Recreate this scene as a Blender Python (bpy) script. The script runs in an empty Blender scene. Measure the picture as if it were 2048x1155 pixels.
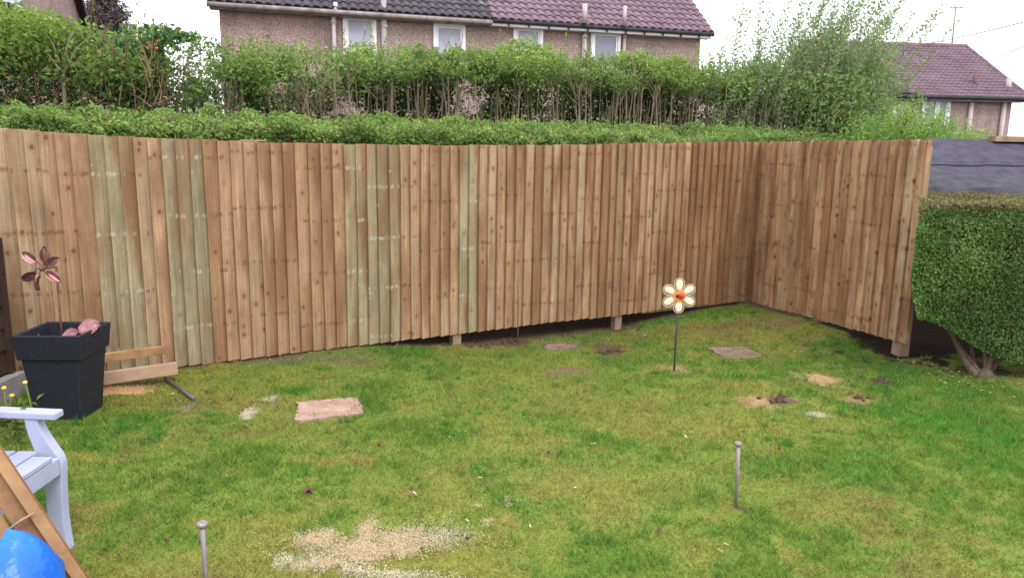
import bpy, math, random
import numpy as np
from mathutils import Vector, Matrix
random.seed(7); RNG = np.random.default_rng(11)
S = bpy.context.scene; COL = S.collection

# ------------------------------------------------------------------ camera, world, sun, exposure
FPX, PITCH, ROLL, EYE = 1500.0, math.radians(10.4), math.radians(1.0), 1.7
cF = Vector((0, math.cos(PITCH), -math.sin(PITCH))); _u0 = Vector((0, math.sin(PITCH), math.cos(PITCH))); _r0 = Vector((1, 0, 0))
cU = math.cos(ROLL) * _u0 - math.sin(ROLL) * _r0; cR = math.cos(ROLL) * _r0 + math.sin(ROLL) * _u0
cC = Vector((0, 0, EYE))
cam = bpy.data.objects.new('camera', bpy.data.cameras.new('camera')); COL.objects.link(cam)
cam.data.sensor_width = 36; cam.data.lens = FPX / 2048 * 36; cam.data.clip_start = 0.05; cam.data.clip_end = 2000
m3 = Matrix((cR, cU, -cF)).transposed(); cam.matrix_world = Matrix.Translation(cC) @ m3.to_4x4()
S.camera = cam
SUN_EL, SUN_AZ = math.radians(52), math.radians(152)      # azimuth clockwise from +Y: behind the camera, to its right
w = bpy.data.worlds.new('World'); S.world = w; w.use_nodes = True
nt = w.node_tree; nt.nodes.clear(); wn = nt.nodes.new; wl = nt.links.new
sky = wn('ShaderNodeTexSky'); sky.sky_type = 'NISHITA'; sky.sun_disc = False; sky.sun_elevation = SUN_EL; sky.sun_rotation = SUN_AZ
tc = wn('ShaderNodeTexCoord'); mp = wn('ShaderNodeMapping'); mp.inputs['Scale'].default_value = (1, 1, 2.6)
nz = wn('ShaderNodeTexNoise'); nz.inputs['Scale'].default_value = 2.2; nz.inputs['Detail'].default_value = 6
cr = wn('ShaderNodeValToRGB'); cr.color_ramp.elements[0].position = .3; cr.color_ramp.elements[1].position = .7
cr.color_ramp.elements[0].color = (10.2, 10.0, 11.0, 1); cr.color_ramp.elements[1].color = (14.5, 14.3, 15.0, 1)
mx = wn('ShaderNodeMix'); mx.data_type = 'RGBA'; mx.inputs[0].default_value = .93
bg = wn('ShaderNodeBackground'); bg.inputs['Strength'].default_value = .1; wo = wn('ShaderNodeOutputWorld')
wl(tc.outputs['Generated'], mp.inputs[0]); wl(mp.outputs[0], nz.inputs['Vector']); wl(nz.outputs[0], cr.inputs[0])
wl(sky.outputs[0], mx.inputs[6]); wl(cr.outputs[0], mx.inputs[7]); wl(mx.outputs[2], bg.inputs[0]); wl(bg.outputs[0], wo.inputs[0])
sl = bpy.data.lights.new('sun', 'SUN'); sl.energy = 1.4; sl.angle = math.radians(30); sl.color = (1, .96, .9)
so = bpy.data.objects.new('sun', sl); COL.objects.link(so)
so.rotation_euler = Vector((-math.sin(SUN_AZ) * math.cos(SUN_EL), -math.cos(SUN_AZ) * math.cos(SUN_EL), -math.sin(SUN_EL))).to_track_quat('-Z', 'Y').to_euler()
S.view_settings.view_transform = 'Standard'; S.view_settings.look = 'None'; S.view_settings.gamma = 1
S.view_settings.use_curve_mapping = False; S.view_settings.exposure = 0.74
S.cycles.max_bounces = 5; S.cycles.diffuse_bounces = 3; S.cycles.glossy_bounces = 2; S.cycles.transmission_bounces = 3; S.cycles.transparent_max_bounces = 4

# ------------------------------------------------------------------ helpers
V = Vector
def ray(x, y): return cF + cR * ((x - 1024) / FPX) - cU * ((y - 577.5) / FPX)
FP0 = np.array([-2.34, 5.82]); FA = math.radians(28); FD = np.array([math.cos(FA), math.sin(FA)]); FN = np.array([math.sin(FA), -math.cos(FA)])
FLEN = 5.75; CORNER = FP0 + FD * FLEN
REND = np.array([3.38, 6.31]); RD = REND - CORNER; RLEN = float(np.hypot(*RD)); RD = RD / RLEN; RN = np.array([RD[1], -RD[0]])   # RN faces the lawn
def gz(x, y):                              # height of the ground
    x = np.asarray(x, float); y = np.asarray(y, float)
    s = (x - FP0[0]) * FD[0] + (y - FP0[1]) * FD[1]; t = (x - FP0[0]) * FN[0] + (y - FP0[1]) * FN[1]
    zl = np.interp(s, [-1, 0, 1.06, 1.6, 2.0, 2.75, 3.94, 4.33, 5.0, 5.75, 7], [0, 0, -.005, -.04, -.085, -.115, -.115, -.055, .007, .035, .03])
    z = zl * np.where(t > 0, np.exp(-(t / .85) ** 2), 1.0)
    s2 = (x - CORNER[0]) * RD[0] + (y - CORNER[1]) * RD[1]; t2 = (x - CORNER[0]) * RN[0] + (y - CORNER[1]) * RN[1]
    zr = np.interp(s2, [0, 1.0, 1.6, 2.3], [0, .045, .045, -.0])
    z = z + zr * np.where(t2 > 0, np.exp(-(t2 / .6) ** 2), np.exp(-(t2 / .6) ** 2))
    return z + .012 * np.sin(x * 2.3 + 1) * np.sin(y * 1.9)
def at(px, py, z=None):                    # point on the ground (or at height z) that a pixel of the photograph looks at
    d = ray(px, py); zz = 0.0 if z is None else z
    for _ in range(6):
        p = cC + d * ((zz - EYE) / d.z)
        if z is not None: break
        zz = float(gz(p.x, p.y))
    return p
def atY(px, py, Y): d = ray(px, py); return cC + d * (Y / d.y)
def onplane(px, py, P, D):                 # point on the upright plane through P along D
    n = V((-D[1], D[0], 0)); r = ray(px, py); return cC + r * ((V((P[0], P[1], 0)) - cC).dot(n) / r.dot(n))

class MB:
    def __init__(s): s.v = []; s.f = []; s.sm = []
    def add(s, vs, fs, smooth=False):
        o = len(s.v); s.v += [tuple(q) for q in vs]; s.f += [tuple(i + o for i in f) for f in fs]; s.sm += [smooth] * len(fs); return s
    def obox(s, o, a, b, c):
        o, a, b, c = V(o), V(a), V(b), V(c)
        if a.cross(b).dot(c) < 0: a, b = b, a
        return s.add([o, o + a, o + a + b, o + b, o + c, o + a + c, o + a + b + c, o + b + c], [(0, 3, 2, 1), (4, 5, 6, 7), (0, 1, 5, 4), (1, 2, 6, 5), (2, 3, 7, 6), (3, 0, 4, 7)])
    def box(s, c, d): return s.obox((c[0] - d[0] / 2, c[1] - d[1] / 2, c[2] - d[2] / 2), (d[0], 0, 0), (0, d[1], 0), (0, 0, d[2]))
    def tube(s, pts, r, n=8, cap=True):
        pts = [V(p) for p in pts]; rs = r if hasattr(r, '__len__') else [r] * len(pts); vs = []; fs = []
        t = (pts[1] - pts[0]).normalized(); u = t.orthogonal().normalized()
        for i, p in enumerate(pts):
            t = ((pts[min(i + 1, len(pts) - 1)] - pts[max(i - 1, 0)])).normalized(); u = (u - t * u.dot(t)).normalized(); b = t.cross(u)
            vs += [p + (u * math.cos(k * 2 * math.pi / n) + b * math.sin(k * 2 * math.pi / n)) * rs[i] for k in range(n)]
        for i in range(len(pts) - 1):
            for k in range(n): fs.append((i * n + k, i * n + (k + 1) % n, (i + 1) * n + (k + 1) % n, (i + 1) * n + k))
        s.add(vs, fs, True)
        if cap:
            m = len(s.v) - len(vs); s.f += [tuple(m + k for k in reversed(range(n))), tuple(m + (len(pts) - 1) * n + k for k in range(n))]; s.sm += [False] * 2
        return s
    def prism(s, poly, o, a, b, c):        # outline in (a, b), pushed along c
        o, a, b, c = V(o), V(a), V(b), V(c); n = len(poly); ar = sum(poly[i][0] * poly[(i + 1) % n][1] - poly[(i + 1) % n][0] * poly[i][1] for i in range(n))
        if (ar > 0) != (a.cross(b).dot(c) > 0): poly = poly[::-1]
        q = [o + a * x + b * y for x, y in poly]
        return s.add(q + [p + c for p in q], [tuple(reversed(range(n))), tuple(range(n, 2 * n))] + [(i, (i + 1) % n, n + (i + 1) % n, n + i) for i in range(n)])
    def dome(s, c, r, ax, n=16, m=8, th=math.pi, sx=1, sy=1, sz=1):
        c, ax = V(c), V(ax).normalized(); u = ax.orthogonal().normalized(); b = ax.cross(u); vs = [c + ax * r * sz]; fs = []
        for i in range(1, m + 1):
            a = th * i / m
            vs += [c + ax * (r * sz * math.cos(a)) + (u * (sx * math.cos(k * 2 * math.pi / n)) + b * (sy * math.sin(k * 2 * math.pi / n))) * (r * math.sin(a)) for k in range(n)]
        fs += [(0, 1 + k, 1 + (k + 1) % n) for k in range(n)]
        for i in range(m - 1):
            for k in range(n): fs.append((1 + i * n + k, 1 + (i + 1) * n + k, 1 + (i + 1) * n + (k + 1) % n, 1 + i * n + (k + 1) % n))
        return s.add(vs, fs, True)
    def build(s, name, mat, parent=None, bevel=0):
        me = bpy.data.meshes.new(name); me.from_pydata(s.v, [], s.f); me.polygons.foreach_set('use_smooth', s.sm); me.materials.append(mat); me.update()
        o = bpy.data.objects.new(name, me); COL.objects.link(o)
        if parent is not None: o.parent = parent; o.matrix_parent_inverse = Matrix.Translation(-parent.location) if parent.type == 'EMPTY' else Matrix()
        if bevel:
            b = o.modifiers.new('bevel', 'BEVEL'); b.width = bevel; b.segments = 2; b.limit_method = 'ANGLE'
        return o
def npmesh(name, vs, fs, mat, parent=None, col=None, smooth=False, attrs=None):
    vs = np.ascontiguousarray(vs, np.float32); fs = np.ascontiguousarray(fs, np.int32); k = fs.shape[1]; me = bpy.data.meshes.new(name)
    me.vertices.add(len(vs)); me.vertices.foreach_set('co', vs.ravel()); me.loops.add(fs.size); me.loops.foreach_set('vertex_index', fs.ravel())
    me.polygons.add(len(fs)); me.polygons.foreach_set('loop_start', np.arange(0, fs.size, k, dtype=np.int32))
    me.polygons.foreach_set('use_smooth', np.full(len(fs), smooth))
    if col is not None:
        a = me.attributes.new('col', 'FLOAT_COLOR', 'POINT'); c4 = np.ones((len(vs), 4), np.float32); c4[:, :3] = col; a.data.foreach_set('color', c4.ravel())
    for nm, (ty, ar) in (attrs or {}).items():
        a = me.attributes.new(nm, ty, 'POINT'); a.data.foreach_set('vector' if ty == 'FLOAT_VECTOR' else 'value', np.ascontiguousarray(ar, np.float32).ravel())
    me.materials.append(mat); me.update(calc_edges=True)
    o = bpy.data.objects.new(name, me); COL.objects.link(o)
    if parent is not None: o.parent = parent; o.matrix_parent_inverse = Matrix.Translation(-parent.location) if parent.type == 'EMPTY' else Matrix()
    return o
def tag(o, label=None, cat=None, group=None, kind=None):
    for k, x in (('label', label), ('category', cat), ('group', group), ('kind', kind)):
        if x: o[k] = x
    return o
def thing(name, label, cat, loc=(0, 0, 0), group=None):
    o = bpy.data.objects.new(name, None); COL.objects.link(o); o.location = loc; o.empty_display_size = .1; return tag(o, label, cat, group)
# value noise in numpy
_T = RNG.random((256, 256))
def vn(x, y):
    xi = np.floor(x).astype(int); yi = np.floor(y).astype(int); fx = x - xi; fy = y - yi; fx = fx * fx * (3 - 2 * fx); fy = fy * fy * (3 - 2 * fy)
    g = lambda a, b: _T[a & 255, b & 255]
    return (g(xi, yi) * (1 - fx) + g(xi + 1, yi) * fx) * (1 - fy) + (g(xi, yi + 1) * (1 - fx) + g(xi + 1, yi + 1) * fx) * fy
def fbm(x, y, sc, o=4, seed=0):
    r = 0; a = .5; t = 0
    for i in range(o): r = r + a * vn(x * sc + 17.3 * i + seed * 31.7, y * sc + 9.1 * i - seed * 13.3); t += a; a *= .55; sc *= 2.1
    return r / t

# ------------------------------------------------------------------ materials
def mat(name, rough=.7, spec=.3, metal=0):
    m = bpy.data.materials.new(name); m.use_nodes = True; t = m.node_tree; b = t.nodes['Principled BSDF']
    b.inputs['Roughness'].default_value = rough; b.inputs['Specular IOR Level'].default_value = spec; b.inputs['Metallic'].default_value = metal
    return m, t, b
def N(t, typ, **kw):
    n = t.nodes.new(typ)
    for k, x in kw.items():
        if k in n.inputs: n.inputs[k].default_value = x
        else: setattr(n, k, x)
    return n
def noisy(name, c0, c1, scale=8, rough=.7, spec=.3, metal=0, bump=.0, stretch=(1, 1, 1), detail=5, c2=None, bscale=None, dist=.01):
    m, t, b = mat(name, rough, spec, metal); tc = N(t, 'ShaderNodeTexCoord'); mp = N(t, 'ShaderNodeMapping'); mp.inputs['Scale'].default_value = stretch
    t.links.new(tc.outputs['Object'], mp.inputs[0]); n = N(t, 'ShaderNodeTexNoise', Scale=scale, Detail=detail, Roughness=.65); t.links.new(mp.outputs[0], n.inputs['Vector'])
    r = N(t, 'ShaderNodeValToRGB'); e = r.color_ramp.elements; e[0].position = .3; e[1].position = .7; e[0].color = (*c0, 1); e[1].color = (*c1, 1)
    if c2: q = e.new(.58); q.color = (*c2, 1)
    t.links.new(n.outputs[0], r.inputs[0]); t.links.new(r.outputs[0], b.inputs['Base Color'])
    if bump:
        n2 = N(t, 'ShaderNodeTexNoise', Scale=bscale or scale * 3, Detail=4); t.links.new(mp.outputs[0], n2.inputs['Vector'])
        bp = N(t, 'ShaderNodeBump', Strength=bump, Distance=dist); t.links.new(n2.outputs[0], bp.inputs['Height']); t.links.new(bp.outputs[0], b.inputs['Normal'])
    return m
def colmat(name, rough=.6, spec=.3, trans=0, var=0, vscale=60):
    m, t, b = mat(name, rough, spec); a = N(t, 'ShaderNodeAttribute', attribute_name='col'); src = a.outputs['Color']
    if var:
        tc = N(t, 'ShaderNodeTexCoord'); n = N(t, 'ShaderNodeTexNoise', Scale=vscale, Detail=4); t.links.new(tc.outputs['Object'], n.inputs['Vector'])
        mr = N(t, 'ShaderNodeMapRange'); mr.inputs[1].default_value = .3; mr.inputs[2].default_value = .7; mr.inputs[3].default_value = 1 - var; mr.inputs[4].default_value = 1 + var
        vm = N(t, 'ShaderNodeVectorMath', operation='SCALE'); t.links.new(n.outputs[0], mr.inputs[0]); t.links.new(src, vm.inputs[0]); t.links.new(mr.outputs[0], vm.inputs['Scale']); src = vm.outputs[0]
        bp = N(t, 'ShaderNodeBump', Strength=.5, Distance=.01); t.links.new(n.outputs[0], bp.inputs['Height']); t.links.new(bp.outputs[0], b.inputs['Normal'])
    t.links.new(src, b.inputs['Base Color'])
    if trans:
        tr = N(t, 'ShaderNodeBsdfTranslucent'); t.links.new(src, tr.inputs[0]); ms = N(t, 'ShaderNodeMixShader'); ms.inputs[0].default_value = trans
        o = t.nodes['Material Output']; t.links.new(b.outputs[0], ms.inputs[1]); t.links.new(tr.outputs[0], ms.inputs[2]); t.links.new(ms.outputs[0], o.inputs[0])
    return m
M_leaf = colmat('leaf', .5, .35, .42); M_blade = colmat('grass_blade', .6, .2, .4); M_ground = colmat('lawn_ground', .95, .1, 0, .35, 90)
M_bark = noisy('bark', (.06, .042, .028), (.15, .11, .075), 30, .9, .1, bump=.6, stretch=(1, 1, .2))
M_stem = noisy('hedge_stem', (.17, .135, .09), (.34, .28, .19), 25, .85, .15, stretch=(1, 1, .3))
M_twig = noisy('twig', (.12, .075, .045), (.27, .17, .10), 25, .9, .1)
M_dash = None
def pebbledash(name, a, b, c):
    m, t, bs = mat(name, .95, .1); tc = N(t, 'ShaderNodeTexCoord'); v = N(t, 'ShaderNodeTexVoronoi', Scale=55.0); t.links.new(tc.outputs['Object'], v.inputs['Vector'])
    n = N(t, 'ShaderNodeTexNoise', Scale=.55, Detail=6, Roughness=.6); t.links.new(tc.outputs['Object'], n.inputs['Vector'])
    r = N(t, 'ShaderNodeValToRGB'); e = r.color_ramp.elements; e[0].position = .0; e[1].position = 1; e[0].color = (*a, 1); e[1].color = (*c, 1); q = e.new(.5); q.color = (*b, 1)
    sep = N(t, 'ShaderNodeSeparateColor'); t.links.new(v.outputs['Color'], sep.inputs[0]); t.links.new(sep.outputs[0], r.inputs[0])
    mr = N(t, 'ShaderNodeMapRange'); mr.inputs[1].default_value = .3; mr.inputs[2].default_value = .7; mr.inputs[3].default_value = .80; mr.inputs[4].default_value = 1.12
    vm = N(t, 'ShaderNodeVectorMath', operation='SCALE'); t.links.new(n.outputs[0], mr.inputs[0]); t.links.new(r.outputs[0], vm.inputs[0]); t.links.new(mr.outputs[0], vm.inputs['Scale'])
    mp = N(t, 'ShaderNodeMapping'); mp.inputs['Scale'].default_value = (1.1, 1.1, .12); t.links.new(tc.outputs['Object'], mp.inputs[0]); n2 = N(t, 'ShaderNodeTexNoise', Scale=1.6, Detail=6, Roughness=.6); t.links.new(mp.outputs[0], n2.inputs['Vector'])
    m2 = N(t, 'ShaderNodeMapRange'); m2.inputs[1].default_value = .46; m2.inputs[2].default_value = .72; m2.inputs[3].default_value = 0; m2.inputs[4].default_value = .38; t.links.new(n2.outputs[0], m2.inputs[0]); mm = N(t, 'ShaderNodeMix', data_type='RGBA'); t.links.new(m2.outputs[0], mm.inputs[0]); t.links.new(vm.outputs[0], mm.inputs[6]); mm.inputs[7].default_value = (.16, .12, .12, 1); t.links.new(mm.outputs[2], bs.inputs['Base Color'])
    bp = N(t, 'ShaderNodeBump', Strength=.8, Distance=.02); t.links.new(v.outputs['Distance'], bp.inputs['Height']); t.links.new(bp.outputs[0], bs.inputs['Normal'])
    return m
M_dash = pebbledash('pebbledash', (.27, .175, .165), (.42, .285, .265), (.62, .50, .48))
M_cream = noisy('cream_render', (.62, .53, .47), (.72, .64, .58), 2, .9, .1)
M_tileL = noisy('grey_roof_tile', (.055, .05, .062), (.14, .12, .13), 1.6, .8, .25, detail=8, c2=(.085, .075, .09)); _n = M_tileL.node_tree.nodes; [setattr(x.color_ramp.elements[-1], 'color', (.19, .17, .12, 1)) for x in _n if x.type == 'VALTORGB']
M_tileR = noisy('plum_roof_tile', (.145, .092, .118), (.22, .150, .185), 1.3, .75, .3, detail=8)
M_upvc = noisy('white_plastic', (.72, .71, .74), (.82, .81, .83), 6, .35, .4)
M_gutterg = noisy('dirty_gutter', (.15, .125, .12), (.42, .38, .36), 3.5, .7, .2, detail=8)
M_glass, _t, _b = mat('window_glass', .06, .8); _b.inputs['Base Color'].default_value = (.20, .21, .27, 1)
M_blind = noisy('window_blind', (.36, .37, .46), (.45, .46, .55), 3, .5, .3)
M_brick = noisy('air_brick', (.30, .09, .07), (.38, .13, .10), 12, .9, .1)
M_dark = noisy('dark_fascia', (.03, .028, .035), (.07, .062, .075), 5, .7, .2)
M_metal = noisy('galvanised_metal', (.23, .205, .22), (.46, .43, .46), 30, .55, .4, .35, bump=.3, stretch=(1, 1, .3), c2=(.30, .25, .25))
M_rust = noisy('rusty_iron', (.12, .06, .045), (.24, .13, .09), 25, .85, .2)
M_bar = noisy('grey_steel_bar', (.09, .09, .10), (.20, .19, .20), 30, .5, .4, .5)
M_planter = noisy('charcoal_resin', (.012, .013, .021), (.022, .023, .034), 40, .62, .3, bump=.35, bscale=120, dist=.004)
M_copper = noisy('copper_patina', (.17, .07, .06), (.42, .21, .20), 22, .38, .5, .75, bump=.25)
M_copperleaf = noisy('pink_copper', (.20, .08, .085), (.40, .21, .22), 18, .45, .5, .55, bump=.25)
M_bench = noisy('lavender_white_paint', (.35, .38, .54), (.43, .46, .63), 9, .55, .35, bump=.15, bscale=60, stretch=(1, 1, 1))
M_shed = noisy('dark_brown_stain', (.030, .017, .012), (.06, .036, .026), 10, .75, .2, bump=.3, stretch=(1, .15, 1))
M_conc = noisy('concrete', (.20, .19, .19), (.32, .31, .31), 14, .95, .1, bump=.4)
M_felt = noisy('roofing_felt', (.048, .045, .064), (.096, .089, .120), 7, .95, .15, bump=.6, bscale=160, detail=8)
M_felt2 = noisy('blue_grey_felt', (.042, .041, .056), (.098, .094, .116), 9, .95, .2, bump=.7, bscale=120, detail=8)
M_lumber = noisy('sawn_timber', (.33, .22, .15), (.45, .31, .22), 9, .8, .15, bump=.2, stretch=(1, 1, 1))
M_lumberdark = noisy('treated_timber', (.22, .12, .055), (.42, .25, .125), 7, .75, .2, bump=.3)
M_wet = noisy('damp_timber', (.12, .055, .024), (.32, .175, .08), 9, .7, .25, bump=.3, stretch=(1, .6, 1), detail=8)
M_grey_timber = noisy('fence_post_timber', (.22, .15, .10), (.36, .26, .18), 14, .85, .1, bump=.3, stretch=(1, 1, .2))
M_blue = noisy('blue_plastic_bag', (.003, .09, .58), (.012, .18, .80), 4, .35, .5, bump=.5, bscale=14, dist=.03)
M_slab = noisy('pink_paving', (.30, .19, .15), (.50, .36, .29), 9, .95, .1, bump=.5, detail=8, c2=(.42, .285, .225))
M_slab2 = noisy('brown_paving', (.15, .095, .07), (.27, .19, .155), 12, .95, .1, bump=.6, detail=8)
M_cream_paint = noisy('cream_enamel', (.72, .66, .46), (.80, .74, .56), 10, .45, .4)
M_tan = noisy('tan_wire', (.50, .38, .27), (.62, .48, .36), 12, .5, .4)
M_orange = noisy('orange_enamel', (.80, .20, .03), (.85, .32, .06), 10, .4, .4)
M_red = noisy('red_enamel', (.70, .012, .025), (.78, .03, .04), 10, .25, .6)
M_black = noisy('black_enamel', (.012, .012, .02), (.03, .03, .05), 10, .3, .5)
M_navy = noisy('dark_stake', (.03, .03, .045), (.07, .06, .085), 12, .5, .4)
M_berry = noisy('red_berry', (.55, .03, .02), (.70, .07, .03), 10, .3, .5)
M_yellow = noisy('yellow_bud', (.50, .36, .03), (.62, .50, .08), 20, .6, .3)
M_green = noisy('plant_stem', (.16, .20, .04), (.28, .30, .07), 20, .6, .3)
M_saw = colmat('sawdust_chips', .95, .05)
M_deadleaf = noisy('dead_leaf', (.085, .03, .025), (.19, .085, .05), 40, .7, .25)
M_purpleleaf = noisy('purple_dead_leaf', (.10, .03, .045), (.19, .07, .08), 40, .6, .25)
M_chip = noisy('wood_chip', (.42, .32, .20), (.58, .47, .33), 40, .85, .1)
M_soil = noisy('soil_clod', (.05, .03, .022), (.11, .07, .05), 40, .95, .05, bump=.6)
M_conifer = colmat('conifer_needles', .8, .1)

# ------------------------------------------------------------------ ground: one sheet to the horizon
LIGHT = 1.0
SAND = np.array([.56, .44, .28]); WSAW = np.array([.56, .51, .38]); SOIL_SHADE = np.array([.12, .075, .052]); TANB = np.array([.30, .20, .11]); STRAW = np.array([.27, .20, .085])  # dark soil tone also paints shade below the clipped hedge and beside the pin
LUSH = np.array([.055, .215, .022]); GREYSOIL = np.array([.16, .12, .10])
PATCH = []      # (x, y, rx, ry, colour, strength, bare 0..1, hard)
def patch(px, py, rx, ry, c, st=1, bare=.9, hard=3.0):
    p = at(px, py); e = at(px + rx, py); q = at(px, py - ry); PATCH.append((p.x, p.y, abs(e.x - p.x) + .01, abs(q.y - p.y) + .01, c, st, bare, hard))
for a in ((1860, 830, 330, 130, LUSH, .75, 0, 1.2), (1800, 745, 170, 45, LUSH, .6, 0, 1.2), (190, 870, 150, 50, LUSH, .75, 0, 1.4), (110, 970, 130, 60, LUSH, .3, 0, 1.2), (300, 850, 120, 30, LUSH, .45, 0, 1.3), (760, 800, 60, 34, LUSH, .6, 0, 1.5), (600, 780, 60, 9, LUSH, .7, 0, 2),
          (850, 865, 75, 26, LUSH, .6, 0, 1.5), (1310, 638, 100, 16, LUSH, .9, 0, 2), (1130, 668, 90, 12, LUSH, .7, 0, 2), (800, 703, 70, 14, LUSH, .8, 0, 2), (1420, 628, 90, 14, LUSH, .6, 0, 2), (1700, 690, 90, 16, LUSH, .7, 0, 2), (1250, 740, 260, 40, LUSH, .35, 0, 1.2),
          (1500, 730, 160, 24, LUSH, .5, 0, 1.4), (1640, 930, 180, 60, LUSH, .4, 0, 1.1), (1200, 1110, 160, 40, LUSH, .35, 0, 1.1), (330, 1080, 90, 30, LUSH, .3, 0, 1.2), (1010, 985, 90, 35, LUSH, .3, 0, 1.2), (430, 930, 40, 60, LUSH, .25, 0, 1.2),
          (1560, 642, 55, 12, TANB * .7, .8, .6, 1.5), (1450, 655, 90, 18, STRAW * .6, .5, .3, 1.2),
          (590, 716, 190, 12, GREYSOIL * .9, .75, .85, 1.5), (480, 705, 60, 16, SOIL_SHADE, .9, .95, 2.5), (925, 684, 75, 12, GREYSOIL * .85, .85, .9, 1.6), (1020, 680, 45, 14, SOIL_SHADE * .9, .95, .95, 2.5), (1240, 652, 48, 11, GREYSOIL * .8, .8, .9, 1.6), (1785, 706, 55, 9, TANB, .8, .8, 2),
          (1124, 694, 42, 8, GREYSOIL, .9, .8, 2.2), (1215, 700, 34, 16, SOIL_SHADE, .85, .8, 2), (1135, 740, 50, 7, SOIL_SHADE * 1.7, .85, .8, 2), (1345, 738, 48, 9, STRAW * 1.1, .85, .6, 1.8), (1643, 757, 36, 12, TANB * 1.35, 1, .9, 2.6), (1520, 803, 30, 12, TANB * 1.15, .95, .85, 2.4), (1560, 800, 30, 10, SOIL_SHADE * 1.2, 1, 1, 3), (1712, 800, 24, 9, TANB * .95, .9, .8, 2.2), (1760, 764, 26, 7, SOIL_SHADE * .7, .9, .9, 3), (1080, 660, 70, 10, GREYSOIL * .6, .5, .3, 2),
          (1640, 830, 22, 4, WSAW * .8, .7, .6, 2), (1474, 1012, 6, 3, SOIL_SHADE * .7, .9, .9, 2), (1490, 1017, 10, 3, SOIL_SHADE * .8, .7, .7, 2), (496, 828, 10, 9, WSAW, .8, .7, 2), (538, 797, 18, 5, WSAW * .85, .6, .6, 2), (240, 780, 64, 8, SAND * np.array([1, .8, .66]), 1, 1, 5), (235, 760, 90, 14, SOIL_SHADE * 1.1, .7, .7, 2), (380, 815, 14, 5, GREYSOIL * 1.6, .7, .7, 1.8),  # includes the steel pin's dark foot and its small cast shadow, painted in
          (640, 1080, 42, 13, SAND, .7, .6, 1.5), (600, 1125, 44, 13, WSAW, .5, .5, 1.4), (737, 1062, 15, 24, SAND, .65, .6, 1.5), (725, 1102, 70, 12, SAND, .8, .7, 1.8), (815, 1082, 55, 20, SAND, .8, .7, 1.6), (885, 1070, 50, 18, WSAW * .7, .35, .4, 1.3), (655, 1128, 62, 8, SAND, .65, .6, 1.8), (800, 1152, 80, 8, WSAW, .5, .5, 1.6), (690, 1138, 26, 9, WSAW, .6, .5, 1.8), (660, 1058, 16, 9, WSAW, .5, .5, 1.6),
          (1008, 1001, 10, 3, SAND, .6, .5, 1.6), (978, 1046, 8, 3, SAND, .6, .5, 1.6),
          (1975, 742, 90, 13, SOIL_SHADE * .3, .9, .9, 2.0), (1865, 694, 50, 14, SOIL_SHADE * .2, 1, 1, 3), (1850, 725, 50, 10, TANB * .6, .7, .5, 1.5)): patch(*a)  # near-black soil below the clipped hedge has the hedge's shade painted in
PATCH.append((4.85, 6.62, 1.6, .62, np.array([.022, .017, .012]), 1, 1, 4.0))  # deep shade under the clipped hedge painted into the ground colour
def paint(x, y):
    n1 = fbm(x, y, 1.1, 4, 1); n2 = fbm(x, y, 3.2, 4, 2); n3 = fbm(x, y, 9, 3, 3); n4 = fbm(x, y, 26, 3, 4)
    sm = lambda a, lo, hi: np.clip((a - lo) / (hi - lo), 0, 1)
    mossy = np.array([.208, .217, .043]); green = np.array([.115, .225, .032]); brown = np.array([.170, .140, .052]); yel = np.array([.262, .248, .050])
    c = mossy + (green - mossy) * (.85 * sm(n2 * .55 + n1 * .45, .42, .66))[..., None]
    cen = np.exp(-(((x - .35) / 2.3) ** 2 + ((y - 3.7) / 1.7) ** 2)); c = c + (green * 1.02 - c) * ((1 - cen) * .55 * sm(n1, .3, .6))[..., None]
    c = c + (yel - c) * (sm(n3 * .5 + n2 * .5, .54, .74) * .8)[..., None]
    c = c + (brown - c) * (sm(fbm(x, y, 2.3, 4, 7) * .6 + n3 * .4, .52, .72) * .55)[..., None]
    far = np.clip((y - 4.6) / 2.2, 0, 1); c = c + (brown * .95 - c) * (far * .30 * sm(n2, .35, .6))[..., None]
    c = c * (.80 + .40 * n4)[..., None]; bare = np.zeros_like(x)
    for i, (cx, cy, rx, ry, col, st, ba, hd) in enumerate(PATCH):
        m = (abs(x - cx) < rx * 2.2) & (abs(y - cy) < ry * 2.2)
        if not m.any(): continue
        xx, yy = x[m], y[m]; d = np.hypot((xx - cx) / rx, (yy - cy) / ry) + (fbm(xx, yy, 4.5, 4, 5 + i) - .5) * 1.6 + (fbm(xx, yy, 16, 3, 6) - .5) * 1.5
        a = np.clip((1.1 - d) * hd * .75, 0, 1) * st; lum = (.75 + .5 * n4[m])
        c[m] = c[m] * (1 - a[:, None]) + np.asarray(col) * lum[:, None] * a[:, None]; bare[m] = bare[m] * (1 - a) + a * ba
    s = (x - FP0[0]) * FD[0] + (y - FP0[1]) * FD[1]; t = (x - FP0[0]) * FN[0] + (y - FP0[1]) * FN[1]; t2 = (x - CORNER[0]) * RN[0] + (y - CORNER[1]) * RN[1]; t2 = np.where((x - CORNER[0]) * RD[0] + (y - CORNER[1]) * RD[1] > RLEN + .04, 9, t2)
    ed = np.minimum(t, t2); a = np.clip((.10 - ed + (fbm(x, y, 5, 3, 9) - .5) * .3) * 9, 0, 1); dk = np.where(x > 3.1, .16, .8)[..., None]; c = c * (1 - a[..., None]) + SOIL_SHADE * dk * a[..., None]; bare = np.maximum(bare, a)  # soil edge; under the clipped hedge darkened further as painted shade
    return np.clip(c, .004, .9), bare
gx = np.concatenate([[-900, -300, -100, -40, -18, -9], np.linspace(-5, 6.2, 640), [8, 12, 20, 40, 100, 300, 900]])
gy = np.concatenate([[-900, -200, -50, -10, -2], np.linspace(.6, 9.4, 520), [11, 14, 20, 30, 60, 120, 300, 900]])
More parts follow.
